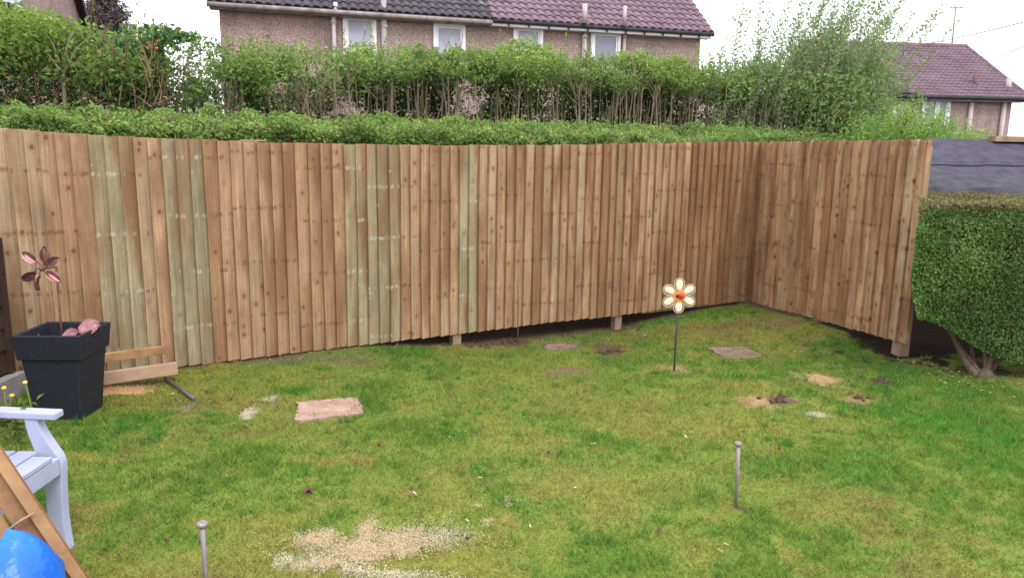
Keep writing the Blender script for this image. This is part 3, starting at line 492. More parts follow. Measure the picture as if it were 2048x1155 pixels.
def rshrub():
    r2 = random.Random(31); p0 = atY(1600, 250, 10.6); h = thing('overgrown_shrub', 'tall overgrown shrub with long wispy shoots against the sky', 'shrub', (p0.x, p0.y, 0)); sp = []
    for i in range(300):
        px = r2.triangular(1395, 1780, 1565); Yd = 10.6 + r2.uniform(-.6, .6); base = atY(px, 250, Yd); base.z = r2.uniform(1.5, 2.2)
        top = np.interp(px, [1410, 1470, 1540, 1600, 1700, 1760, 1800], [3.3, 3.75, 4.0, 4.2, 4.2, 3.8, 2.9]) * (1 - .36 * r2.random() ** 1.1); L = max(.4, top - base.z)
        sp.append((base, (r2.gauss(.02, .16), r2.gauss(0, .2), 1), L, .008, (r2.uniform(.1, .8), 0, -.05)))
    leafy_shoots(sp, 32, .062, (.15, .25, .10), (.34, .46, .22), h, M_stem, .026)
    rg = np.random.default_rng(33); n = 25000; px = rg.normal(1590, 105, n).clip(1420, 1780); z = 1.6 + 1.55 * rg.random(n); P = np.array([atY(a, 250, 10.6) for a in px[:1]]); X0 = (px - 1024) / FPX * 10.75; P = np.stack([X0 + rg.normal(size=n) * .05, 10.6 + rg.normal(size=n) * .45, z], -1)
    d = fbm(px / 60, z * 2, 1.6, 3, 51); k = (rg.random(n) < np.clip((d - .36) * 5, 0, 1)) & (z < np.interp(px, [1430, 1480, 1520, 1600, 1700, 1790], [2.75, 3.0, 3.12, 3.15, 3.1, 2.3])); P = P[k]
    leaves('inner_foliage', P, np.full(len(P), .055), pal(len(P), (.10, .19, .05), (.28, .42, .13), np.clip(d[k] * 1.4 - .3 + .2 * rg.random(len(P)), 0, 1), rg, .07), h, np.tile([0, -.5, .8], (len(P), 1)), .3, .5, seed=33)
    b = MB()
    for i in range(70):
        px = r2.uniform(1405, 1600); p = atY(px, 250, 10.6 + r2.uniform(-.5, .5)); p.z = 1.4; b.tube([p, p + V((r2.gauss(0, .14), 0, .5)), p + V((r2.gauss(0, .3), 0, r2.uniform(.8, 1.2)))], [.005, .004, .002], 4, False)
    tag(b.build('bare_stems', M_stem, h), kind='stuff')
rshrub()
def lowshrub(name, label, x0, x1, Yd, zf, n, seed, c0, c1, leaf=.05, bend=(.3, 0, 0)):
    r2 = random.Random(seed); pm = atY((x0 + x1) / 2, 260, Yd); h = thing(name, label, 'shrub', (pm.x, pm.y, 0)); sp = []
    for i in range(n):
        px = r2.uniform(x0, x1); b = atY(px, 260, Yd + r2.uniform(-.5, .5)); b.z = 1.35; top = zf(px) - .35 * r2.random() ** 1.5; sp.append((b, (r2.gauss(.05, .2), r2.gauss(0, .25), 1), max(.3, top - b.z), .006, bend))
    leafy_shoots(sp, seed, leaf, c0, c1, h, M_green, .026); return h
lowshrub('bright_shrub', 'bright green leafy bush below the bungalow window at the fence corner', 1690, 1880, 9.6, lambda p: float(np.interp(p, [1690, 1760, 1800, 1850, 1885], [2.15, 2.45, 2.5, 2.35, 2.2])), 260, 61, (.13, .30, .045), (.28, .50, .11))
lowshrub('meadow_shrub', 'pale green grassy bush above the felt roofed shed', 1860, 1990, 10.4, lambda p: float(np.interp(p, [1860, 1930, 1985], [2.15, 2.2, 2.05])), 260, 62, (.20, .34, .07), (.36, .50, .14))

def lshrub():
    rg = np.random.default_rng(71); r2 = random.Random(72); Yd = 6.9; p0 = atY(130, 200, Yd); h = thing('bushy_shrub', 'bushy green shrub with a pale forked trunk in front of the left house', 'shrub', (p0.x, p0.y, 0))
    n = 42000; px = rg.uniform(-160, 330, n); py = 45 + 215 * rg.random(n); top = np.interp(px, [-160, 0, 60, 100, 180, 250, 330], [95, 88, 45, 38, 62, 88, 120]) + 40 * (fbm(px / 90, py * 0, 1.5, 2, 73) - .5)
    d = fbm(px / 55, py / 55, 1.0, 4, 74); k = (py > top) & (rg.random(n) < np.clip((d - .34) * 5, 0, 1) * np.interp(py, [40, 140, 190, 260], [1, .95, .5, .9])); px, py, d = px[k], py[k], d[k]; n = len(px); yy = Yd + rg.normal(size=n) * .38
    X0 = (px - 1024) / FPX * Yd * 1.04 + rg.normal(size=n) * .05; z = EYE + (288 - py) / FPX * Yd + rg.normal(size=n) * .04; P = np.stack([X0, yy, z], -1)
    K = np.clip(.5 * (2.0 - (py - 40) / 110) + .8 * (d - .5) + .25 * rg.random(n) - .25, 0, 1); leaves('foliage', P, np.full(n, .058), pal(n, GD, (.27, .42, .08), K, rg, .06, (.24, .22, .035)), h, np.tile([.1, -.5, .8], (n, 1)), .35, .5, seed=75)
    b = MB(); base = atY(125, 260, 6.6); base.z = 0; top = atY(125, 135, 6.6); b.tube([base, base.lerp(top, .6), top], [.03, .022, .016], 7, False)
    for a in (-.9, -.5, .15, .5, .95):
        e = top + V((a * .28, r2.uniform(-.15, .15), .34 - abs(a) * .08)); b.tube([top - V((0, 0, .06 * abs(a))), top.lerp(e, .5) + V((0, 0, .03)), e], [.011, .008, .004], 5, False)
    b.build('trunk', M_stem, h); tw = MB()
    for i in range(170):
        p = atY(r2.uniform(-60, 320), r2.uniform(120, 250), Yd + r2.uniform(-.4, .3)); e = p + V((r2.gauss(0, .2), r2.gauss(0, .15), r2.uniform(.1, .45))); tw.tube([p, p.lerp(e, .5) + V((.02, 0, 0)), e], [.007, .005, .002], 4, False)
    tag(tw.build('branches', M_twig, h), kind='stuff')
lshrub()
def berrybush():
    rg = np.random.default_rng(81); p0 = atY(300, 150, 7.3); h = thing('berry_bush', 'dark green bush with red berries beside the conifer', 'bush', (p0.x, p0.y, 0)); n = 9000
    P = np.stack([p0.x + rg.normal(size=n) * .30, p0.y + rg.normal(size=n) * .25, 1.75 + rg.random(n) * 1.0], -1); d = fbm(P[:, 0], P[:, 2], 3.5, 3, 82); P = P[rg.random(n) < np.clip((d - .38) * 5, 0, 1)]; n = len(P)
    leaves('foliage', P, np.full(n, .06), pal(n, (.04, .10, .035), (.14, .28, .08), rg.random(n), rg, .02), h, None, .3, .55, seed=83); r2 = random.Random(84); b = MB()
    for cx, cy in ((283, 86), (298, 88), (318, 83), (285, 103), (312, 97), (295, 97)):
        b = MB()
        for k in range(3): b.dome(atY(cx + r2.gauss(0, 1.3), cy + r2.gauss(0, 1.3), 6.95), .0085, (0, 0, 1), 8, 5)
        b.build('berry_cluster', M_berry, h)
    s = MB()
    for i in range(14): q = V((p0.x + r2.gauss(0, .1), p0.y, 0)); s.tube([q, q + V((r2.gauss(0, .15), r2.gauss(0, .1), 1.6)), q + V((r2.gauss(0, .3), r2.gauss(0, .2), 2.5))], [.012, .009, .004], 5, False)
    s.build('stems', M_twig, h)
berrybush()

def clipped_hedge():
    rg = np.random.default_rng(91); r2 = random.Random(92); h = thing('clipped_hedge', 'dense square clipped dark green hedge on a bare forked trunk at the right', 'hedge', (3.8, 5.95, 0)); n = 120000
    x0, x1, y0, y1 = 3.03, 6.2, 5.62, 7.0; face = rg.random(n); dep = rg.exponential(.035, n); x = x0 + (x1 - x0) * rg.random(n); z = np.zeros(n); y = np.zeros(n); ow = np.zeros((n, 3))
    zt = lambda x, y: 1.37 + .05 * (fbm(x, y, 2.5, 3, 93) - .5) * 2; zb = lambda x: np.interp(x, [3.1, 3.4, 3.8, 4.3, 6.2], [.48, .36, .18, .06, .05])
    f = face < .52; bulge = .10 * (fbm(x, z + rg.random(n) * 0, 1.3, 3, 94) - .5); u = rg.random(n)
    z[f] = (zb(x) + (zt(x, y0) - zb(x)) * u)[f]; bl = .16 * (fbm(x, z, 1.8, 3, 95) - .5) + .10 * np.clip(.65 - u, 0, 1); y[f] = (y0 + dep + bl)[f]; ow[f] = (0, -1, .35)
    tp = (face >= .52) & (face < .78); y[tp] = (y0 + (y1 - y0) * rg.random(n))[tp]; z[tp] = (zt(x, y) - dep)[tp]; ow[tp] = (0, -.2, 1)
    lf = face >= .78; y[lf] = (y0 + (y1 - y0) * rg.random(n))[lf]; z[lf] = (zb(np.full(n, x0)) + (zt(x, y) - zb(np.full(n, x0))) * u)[lf]; x[lf] = (x0 + dep + .10 * (fbm(y, z, 2, 3, 96) - .5))[lf]; ow[lf] = (-1, 0, .3)
    x = np.where(f | tp, np.maximum(x, x0 + (y - y0) * .56), x + np.where(lf, (y - y0) * .56, 0))
    # rounded shoulder
    ed = np.clip((z - (1.36 - .2)) / .2, 0, 1); x = np.where(f | lf, x + ed ** 2 * .18 * np.clip(1.3 - (x - x0) * 2, 0, 1) + .10 * np.clip((.75 - z) / .3, 0, 1) * np.clip(1.3 - (x - x0) * 2, 0, 1), x); y = np.where(f, y + ed ** 2 * .10, y); P = np.stack([x, y, z], -1); z_ = z; d = fbm(x * 1.0, z + y, 2.6, 3, 97); keep = rg.random(n) > np.clip((fbm(x, z + y, 7, 2, 98) - .56) * 5, 0, .6); P = P[keep]; ow = ow[keep]; d = d[keep]; tpk = tp[keep] | (P[:, 2] > 1.33)
    k = np.clip((d - .35) * 1.6 + .35 * rg.random(len(P)) - .1, 0, 1); c = pal(len(P), (.085, .17, .042), (.225, .385, .105), k, rg, .035, (.16, .20, .03)); q = tpk & (rg.random(len(P)) < .72); c[q] = np.array([.24, .18, .09]) * (.6 + .8 * rg.random((q.sum(), 1)))
    leaves('foliage', P, np.full(len(P), .027), c, h, ow / np.linalg.norm(ow, axis=1)[:, None], .5, .55, seed=99)
    tr = MB(); g = at(1968, 752); g.z -= .03
    for (ax, ay), r in (((1905, 668), .026), ((1935, 640), .020), ((2000, 640), .018), ((2040, 660), .022), ((1880, 640), .011), ((1985, 600), .014), ((1955, 640), .012), ((2020, 600), .014)):
        e = atY(ax, ay, 5.85 + r2.uniform(-.1, .25)); m = g.lerp(e, .5) + V((r2.gauss(0, .02), 0, r2.gauss(-.02, .02))); tr.tube([g + V((r2.gauss(0, .03), r2.gauss(0, .03), 0)), m, e, e + (e - m) * .8], [r * 1.5, r, r * .75, r * .4], 8, False)
    tr.dome(g + V((0, 0, .01)), .085, (0, 0, 1), 12, 6, math.pi * .6, 1.2, .9, 1.0); tr.build('trunk', M_bark, h); tw = MB()
    for i in range(500):
        p = V((r2.uniform(3.3, 6), r2.uniform(5.95, 6.8), r2.uniform(.35, 1.1))); p.x += (p.y - 5.6) * .56; e = p + V((r2.uniform(-.15, .2), r2.uniform(-.12, .15), r2.uniform(-.15, .16))); tw.tube([p, e], [.006, .003], 4, False)
    for i in range(260):
        p = V((r2.uniform(3.15, 6), r2.uniform(5.65, 6.8), 1.33)); p.x += (p.y - 5.6) * .56; e = p + V((r2.gauss(0, .05), r2.gauss(0, .05), r2.uniform(.02, .06))); tw.tube([p, e], [.003, .0015], 4, False)
    tag(tw.build('branches', M_twig, h), kind='stuff')
clipped_hedge()

# ------------------------------------------------------------------ houses
def tiled(bm, O, a, up, La, Lu, pitch=.235, course=.31, h=.042):
    # a: along the eaves, up: up the slope; wavy interlocking tiles laid in stepped courses
    O, a, up = V(O), V(a).normalized(), V(up).normalized(); nrm = a.cross(up).normalized()
    if nrm.z < 0: nrm = -nrm
    na = int(La / pitch * 6); nc = int(Lu / course) + 1
    for c in range(nc):
        l0, l1 = c * course, min((c + 1) * course + .03, Lu); vs = []; fs = []
        if l1 - l0 < .02: continue
        for i in range(na + 1):
            x = i / na * La; jt = _T[(c * 37) & 255, int(x / pitch) & 255] * .014; wv = jt + .028 * math.sin(x / pitch * 2 * math.pi) + .012 * math.sin(x / pitch * 4 * math.pi + 1)
            vs += [O + a * x + up * l0 + nrm * (wv - .0), O + a * x + up * l0 + nrm * (h + wv), O + a * x + up * l1 + nrm * (wv + .004)]
        for i in range(na): k = i * 3; fs += [(k, k + 1, k + 4, k + 3), (k + 1, k + 2, k + 5, k + 4)]
        bm.add(vs, fs)
    bm.obox(O - nrm * .05 , a * La, up * Lu, nrm * .03)
def window(P, D, n, x0, y0, x1, y1, parent, glass, open_=False, mull=False, fw=.07):
    # corner pixels of the frame on the wall plane
    A = onplane(x0, y0, P, D); B = onplane(x1, y1, P, D); d = V((*D, 0)); nn = V((*n, 0)); wd = (B - A).dot(d); zt, zb = A.z, min(B.z, A.z - wd * 1.15); o = V((A.x, A.y, zb)); ht = zt - zb
    f = MB()
    for (u, v, du, dv) in ((0, 0, wd, fw), (0, ht - fw, wd, fw), (0, fw, fw, ht - 2 * fw), (wd - fw, fw, fw, ht - 2 * fw)): f.obox(o + d * u + V((0, 0, v)) + nn * .002, d * du, V((0, 0, dv)), nn * .08)
    if mull: f.obox(o + d * (wd * .45) + V((0, 0, fw)) + nn * .003, d * fw * 1.6, V((0, 0, ht - 2 * fw)), nn * .08)
    w_ = f.build('window', M_upvc, parent, .008); w2 = MB(); i = fw + .002; sw = .05
    for (u, v, du, dv) in ((i, i, wd - 2 * i, sw), (i, ht - i - sw, wd - 2 * i, sw), (i, i + sw, sw, ht - 2 * i - 2 * sw), (wd - i - sw, i + sw, sw, ht - 2 * i - 2 * sw)): w2.obox(o + d * u + V((0, 0, v)) + nn * .004, d * du, V((0, 0, dv)), nn * .055)
    w2.build('sash', M_upvc, w_, .006)
    g = MB(); g.obox(o + d * (i + sw) + V((0, 0, i + sw)) + nn * .004, d * (wd - 2 * i - 2 * sw), V((0, 0, ht - 2 * i - 2 * sw)), nn * .02); g.build('pane', glass, w_)
    s = MB(); s.obox(o - d * .06 - V((0, 0, .05)) - nn * .03, d * (wd + .12), V((0, 0, .048)), nn * .14); s.build('sill', M_upvc, w_); return w_
def pipe(name, pts, r, m, parent): b = MB(); b.tube(pts, r, 10); return b.build(name, m, parent)
def main_house():
    A = atY(437, 0, 20.0); B = atY(1402, 62, 23.5); P = np.array([A.x, A.y]); D = np.array([B.x - A.x, B.y - A.y]); L = float(np.hypot(*D)); D /= L; n = np.array([D[1], -D[0]]); d = V((*D, 0)); nn = V((*n, 0)); ez = 5.36
    h = thing('pebbledash_house', 'pink pebbledash semi detached house with half grey and half plum tiled roof behind the hedge', 'house', (A.x, A.y, 0)); O = V((A.x, A.y, 0)); dep = 7.5; rise = dep / 2 * math.tan(math.radians(38))
    b = MB(); b.prism([(0, 0), (dep, 0), (dep, ez), (dep / 2, ez + rise), (0, ez)], O, -nn, V((0, 0, 1)), d * L); b.build('wall', M_dash, h)
    up = (-nn * math.cos(math.radians(38)) + V((0, 0, math.sin(math.radians(38))))); E0 = O + V((0, 0, ez + .02)) + nn * .32 - V((0, 0, .25)) + V((0, 0, .12))
    sp = onplane(985, 37, P + n * .32, D); sL = V((sp.x - A.x, sp.y - A.y, 0)).dot(d); Lu = dep / 2 / math.cos(math.radians(38)) + .42
    r1 = MB(); tiled(r1, E0 - d * .25, d, up, sL + .25, Lu); r1.build('roof', M_tileL, h); r2 = MB(); tiled(r2, E0 + d * (sL + .01) + nn * .004, d, up, L + .25 - sL, Lu); rr = r2.build('roof', M_tileR, h); rr['label'] = 'newer plum coloured half of the roof'
    bk = MB(); E1 = O + V((0, 0, ez - .12)) - nn * (dep + .32); bk.obox(E1 - d * .25, d * (L + .5), (nn * math.cos(math.radians(38)) + V((0, 0, math.sin(math.radians(38))))) * (Lu - .02), V((0, 0, .05))); bk.build('rear_roof', M_tileR, h)
    z0 = E0.z - .17
    f1 = MB(); f1.obox(O + d * -.2 + nn * .003 + V((0, 0, z0)), d * (sL + .19), nn * .28, V((0, 0, .14))); f1.build('fascia', M_gutterg, h); f2 = MB(); f2.obox(O + d * (sL) + nn * .003 + V((0, 0, z0)), d * (L - sL + .2), nn * .28, V((0, 0, .14))); f2.build('fascia', M_upvc, h)
    g1 = MB(); g1.tube([O + d * -.25 + nn * .33 + V((0, 0, z0 + .09)), O + d * (sL - .02) + nn * .33 + V((0, 0, z0 + .07))], .065, 10); g1.build('gutter', M_gutterg, h)
    g2 = MB(); g2.tube([O + d * (sL + .02) + nn * .33 + V((0, 0, z0 + .12)), O + d * (L + .25) + nn * .33 + V((0, 0, z0 + .12))], .055, 10); gg = g2.build('gutter', M_dark, h)
    for i in range(11): c = MB(); q = O + d * (sL + .45 + i * (L - sL - .4) / 10.5) + nn * .286 + V((0, 0, z0 + .0)); c.obox(q, d * .035, nn * .05, V((0, 0, .1))); c.build('gutter_bracket', M_dark, gg)
    vg = MB(); vg.obox(E0 + d * (L + .24) - V((0, 0, .12)) - nn * .05, d * .03, up * (Lu - .1), V((0, 0, .13))); vg.build('verge_board', M_dark, h)
    for a in ((685, 29, 753, 100, M_blind), (866, 45, 930, 106, M_blind), (1026, 51, 1084, 112, M_blind), (1181, 61, 1238, 124, M_glass)): window(P, D, n, *a[:4], h, a[4], fw=.09)
    def wp(px, py, o=.06): q = onplane(px, py, P + n * o, D); return V((q.x, q.y, q.z))
    pw = noisy('white_pipe', (.55, .50, .52), (.72, .68, .70), 5, .6, .3)
    pipe('downpipe', [wp(671, 5, .30), wp(671, 20, .30), wp(666, 30, .1), wp(667, 38, .08), V((wp(668, 60, .08).x, wp(668, 60, .08).y, 2.0))], .055, pw, h); pipe('collar', [wp(667, 41, .08), wp(667, 47, .08)], .075, pw, h)
    q = wp(768, 60, .09); pipe('soil_pipe', [V((q.x, q.y, 1.5)), V((q.x, q.y, ez + .2)), V((q.x, q.y, ez + .9)) + nn * .25], .075, pw, h); pipe('collar', [wp(769, 50, .09), wp(769, 56, .09)], .095, pw, h)
    for px, r, py in ((1169, .07, 8), (1249, .05, 12)):
        q = wp(px, 80, .09); pg = noisy('grey_pipe', (.36, .32, .33), (.52, .47, .48), 5, .7, .2); v_ = pipe('vent_pipe', [V((q.x, q.y, 1.5)), V((q.x, q.y, ez - .08))], r, pg, h); e = wp(px, 42, .45); e2 = atY(px, py, e.y); e2 = V((e.x, e.y, e2.z)); pipe('roof_vent', [V((e.x, e.y, ez - .1)), e2], r * 1.1, pg, h)
        pipe('collar', [V((q.x, q.y, q.z + .05)), V((q.x, q.y, q.z + .12))], r * 1.3, pg, h)
    for x0, y0, x1, y1, m in ((636, 30, 648, 43, M_gutterg), (800, 35, 815, 45, M_brick), (1126, 56, 1139, 65, M_brick)):
        a = onplane(x0, y1, P, D); c = onplane(x1, y0, P, D); v_ = MB(); wd = (c - a).dot(d); hh = c.z - a.z; v_.obox(a - nn * .02, d * wd, V((0, 0, hh)), nn * .035)
        for k in range(4): v_.obox(a + V((0, 0, hh * (.14 + .22 * k))) + nn * .014, d * wd, V((0, 0, hh * .08)), nn * .012)
        v_.build('wall_vent', m, h)
    a = onplane(826, 31, P, D); c = MB(); c.tube([a + nn * .05, a + nn * .05 - V((0, 0, .16))], .02, 8); c.build('overflow_pipe', M_upvc, h)
main_house()
def bungalow():
    A = atY(1395, 175, 30.0); B = atY(2026, 190, 30.8); P = np.array([A.x, A.y]); D = np.array([B.x - A.x, B.y - A.y]); L = float(np.hypot(*D)); D /= L; n = np.array([D[1], -D[0]]); d = V((*D, 0)); nn = V((*n, 0)); ez = onplane(1900, 189, P, D).z
    h = thing('plum_roofed_bungalow', 'distant pink and cream bungalow with plum tiled roof and tall aerial', 'bungalow', (A.x, A.y, 0)); O = V((A.x, A.y, 0)); an = math.radians(30); dep = 8.0; rise = dep / 2 * math.tan(an)
    xs = onplane(1822, 200, P, D); sc = V((xs.x - A.x, xs.y - A.y, 0)).dot(d); xl = onplane(1690, 90, P, D); sl = V((xl.x - A.x, xl.y - A.y, 0)).dot(d)
    b = MB(); b.obox(O, d * sc, -nn * dep, V((0, 0, ez))); c = b.build('wall', M_cream, h); c['label'] = 'cream rendered wall'
    b = MB(); b.prism([(0, 0), (dep, 0), (dep, ez), (dep / 2, ez + rise), (0, ez)], O + d * (sc + .002) - nn * .003, -nn, V((0, 0, 1)), d * (L - sc)); b.build('wall', M_dash, h)
    cp = MB(); cp.obox(O - d * .1 + nn * .12 + V((0, 0, ez + .002)), d * (sl + .1), -nn * (dep + .2), V((0, 0, .12))); cp.build('flat_roof', M_gutterg, h)
    up = -nn * math.cos(an) + V((0, 0, math.sin(an))); E0 = O + V((0, 0, ez - .1)) + nn * .35; Lu = dep / 2 / math.cos(an) + .40; r = MB(); tiled(r, E0 + d * sl, d, up, L + .45 - sl, Lu, .22, .27, .04); r.build('roof', M_tileR, h)
    bk = MB(); bk.obox(O + V((0, 0, ez - .1)) - nn * (dep + .35) + d * sl, d * (L + .4 - sl), (nn * math.cos(an) + V((0, 0, math.sin(an)))) * (Lu - .02), V((0, 0, .05))); bk.build('rear_roof', M_tileR, h)
    pk = E0 + up * Lu; pipe('ridge_tiles', [pk + d * sl, pk + d * (L + .45)], .13, M_tileR, h); v_ = MB(); v_.obox(E0 + d * (L + .44) + V((0, 0, -.08)), d * .04, up * (Lu - .05), V((0, 0, .19))); v_.build('verge_board', M_gutterg, h)
    f = MB(); f.obox(O + nn * .002 + V((0, 0, ez - .27)), d * (L + .3), nn * .30, V((0, 0, .12))); f.build('fascia', M_gutterg, h); g = MB(); g.tube([O + nn * .37 + V((0, 0, ez - .13)), O + d * (L + .4) + nn * .37 + V((0, 0, ez - .13))], .08, 10); g.build('gutter', M_dark, h)
    dk = MB(); s0 = onplane(1700, 180, P, D); u0 = V((s0.x - A.x, s0.y - A.y, 0)).dot(d); up2 = -nn * math.cos(an) + V((0, 0, math.sin(an))); nr = d.cross(up2).normalized()
    dk.prism([(0, 0), (2.55, 0), (1.9, .75), (0, .95)], E0 + d * u0 + nr * .075, d, up2, nr * .05); q = dk.build('porch_roof', M_tileL, h)
    window(P, D, n, 1845, 195, 1896, 240, h, M_glass, mull=True, fw=.12); window(P, D, n, 1722, 196, 1788, 250, h, M_glass, fw=.10)
    def wp(px, o=.08): q = onplane(px, 200, P + n * o, D); return V((q.x, q.y, 0))
    pg = noisy('pale_pipe', (.45, .36, .36), (.56, .47, .47), 5, .7, .2)
    for px in (1944, 2010): q = wp(px); pipe('downpipe', [q + V((0, 0, 1)), q + V((0, 0, ez - .2))], .09, pg, h)
    e = onplane(2016, 180, P - n * .5, D); pipe('roof_vent', [e + V((0, 0, -.15)), V((e.x, e.y, onplane(2016, 156, P - n * .5, D).z))], .10, pg, h); e = onplane(1948, 175, P - n * .6, D); pipe('roof_vent', [e + V((0, 0, -.1)), V((e.x, e.y, e.z + .55))], 0.08, noisy('terracotta_vent', (.17, .08, .075), (.24, .13, .12), 8, .9, .1), h)
    t = O + d * (L - .25) - nn * (dep / 2); t = V((t.x, t.y, ez + rise)); tp = atY(1912, 14, t.y); bs = atY(1903, 98, t.y); m = MB(); m.tube([bs - V((0, 0, .35)), tp], .035, 6)
    m2 = MB(); m2.tube([tp + V((-.3, 0, -.06)), tp + V((.35, .1, -.02))], .02, 5)
    for k in (-.22, -.1, .04, .18, .3): m2.tube([tp + V((k, -.14, -.04)), tp + V((k + .03, .14, -.02 + .06 * (k > 0)))], .014, 4)
    ar = m.build('aerial_mast', M_metal, h); m2.build('aerial', M_metal, ar)
bungalow()
def left_house():
    C0 = atY(160, 35, 16.0); d = V((.35, -.937, 0)).normalized(); nn = V((.937, .35, 0)).normalized(); h = thing('gable_house', 'pink pebbledash gable wall with a white window at top left', 'house', (C0.x, C0.y, 0)); O = V((C0.x, C0.y, 0)); L = 8.0; P = np.array([O.x, O.y]); D = np.array([d.x, d.y]); z = C0.z
    b = MB(); b.prism([(0, 0), (L, 0), (L, z), (L / 2, z + L / 2 * .62), (0, z)], O, d, V((0, 0, 1)), -nn * 9); b.build('wall', M_dash, h)
    for s, a in ((0, 1), (1, -1)):
        r = MB(); st = O + d * (L * s) + V((0, 0, z + .01)); r.obox(st - d * .22 * a - V((0, 0, .22 * .62)) + nn * .12, (d * a + V((0, 0, .62))) * (L / 2 + .22), -nn * 9.24, V((0, 0, .10))); r.build('roof', M_tileL, h)
    v_ = MB(); v_.obox(O - d * .2 + V((0, 0, z - .24)) + nn * .121, (d + V((0, 0, .62))) * (L / 2 + .15), nn * .03, V((0, 0, .17))); v_.build('verge_board', M_dark, h)
    A = onplane(37, -55, P, D); B = onplane(34, 30, P, D); u1 = (B - O).dot(d); zb = onplane(34, 30, P, D).z; f = MB(); wd, ht = 1.05, 1.2; o = V((*(P + D * u1), zb)) + nn * .003
    for (u, v, du, dv) in ((0, 0, wd, .08), (0, ht - .08, wd, .08), (0, .08, .08, ht - .16), (wd - .08, .08, .08, ht - .16), (.42, .08, .06, ht - .16)): f.obox(o + d * u + V((0, 0, v)), d * du, V((0, 0, dv)), nn * .07)
    w_ = f.build('window', M_upvc, h); g = MB(); g.obox(o + d * .07 + V((0, 0, .07)), d * (wd - .14), V((0, 0, ht - .14)), nn * .03); g.build('pane', M_blind, w_); s = MB(); s.obox(o - d * .06 - V((0, 0, .09)), d * (wd + .12), V((0, 0, .085)), nn * .16); s.build('sill', M_dark, w_)
left_house()

# trees far behind
def conifer():
    Yd = 26.0; base = atY(222, 200, Yd); base.z = 0; top = atY(222, -50, Yd); h = thing('conifer_tree', 'dark purplish conifer standing beside the left house', 'tree', base); r2 = random.Random(101); b = MB(); b.tube([base, top], [.22, .03], 8); b.build('trunk', M_twig, h); H = top.z; PP = []; AX = []; br = MB()
    for i in range(260):
        f = r2.random() ** .7; z = 2.6 + (H - 2.7) * f; R = (1 - f) * 2.5 + .12; a = r2.uniform(0, 6.283); L = R * r2.uniform(.6, 1.1); p = V((base.x, base.y, z)); o = V((math.cos(a), math.sin(a), 0)); e = p + o * L + V((0, 0, .18 * L)); m = p + o * L * .55 - V((0, 0, .10 * L)); br.tube([p, m, e], [.02, .014, .006], 4, False)
        for k in range(int(L * 75)):
            t = r2.uniform(.15, 1); q = (p.lerp(m, t * 2) if t < .5 else m.lerp(e, t * 2 - 1)); PP.append(q + V((r2.gauss(0, .07), r2.gauss(0, .07), r2.gauss(-.04, .06)))); AX.append(o + V((r2.gauss(0, .5), r2.gauss(0, .5), r2.gauss(-.1, .4))))
    br.build('branches', M_twig, h); PP = np.array(PP); rg = np.random.default_rng(5); c = pal(len(PP), (.10, .085, .105), (.19, .17, .185), rg.random(len(PP)), rg, .03, (.14, .16, .09)); leaves('crown', PP, np.full(len(PP), .17), c, h, axis=np.array(AX), aspect=.2, matl=M_conifer, seed=6)
conifer()
def bare_tree(px, Yd, top, label, seed, spread=.35):
    base = atY(px, 200, Yd); base.z = 0; h = thing('bare_tree', label, 'tree', base); r2 = random.Random(seed); tr = MB(); tw = MB(); H = atY(px, top, Yd).z; tr.tube([base, base + V((.05, 0, H * .35)), base + V((.0, 0, H * .6))], [.07, .05, .03], 7, False); tr.build('trunk', M_twig, h)
    for i in range(26):
        p = base + V((0, 0, H * r2.uniform(.3, .6))); d = V((r2.gauss(0, spread), r2.gauss(0, spread), 1)).normalized(); q = p
        for s in range(5):
            e = q + d * H * .12; tw.tube([q, e], [.017 - .003 * s, .014 - .003 * s], 4, False); 
            if s > 0:
                for k in range(2): ee = q + (d + V((r2.gauss(0, .5), r2.gauss(0, .5), r2.gauss(.1, .3)))) * r2.uniform(.3, .9); tw.tube([q, ee], [.012, .005], 3, False)
            q = e; d = (d + V((r2.gauss(0, .15), r2.gauss(0, .15), .05))).normalized()
    tag(tw.build('branches', M_twig, h), kind='stuff')
bare_tree(160, 24, -60, 'bare thin branched tree between the left house and the conifer', 111, .22); bare_tree(305, 32, 55, 'small bare tree poking above the hedge right of the conifer', 112, .3)
for (x0, y0, x1, y1, lb) in ((1640, 96, 2140, 20, 'upper thin telephone wire crossing the sky at the right'), (1900, 126, 2140, 40, 'lower thin telephone wire crossing the sky at the right')):
    a, c = atY(x0, y0, 44), atY(x1, y1, 24); b = MB(); b.tube([a.lerp(c, k / 12) - V((0, 0, .5 * math.sin(k / 12 * math.pi))) for k in range(13)], .018, 5); tag(b.build('telephone_wire', M_gutterg), lb, 'wire')

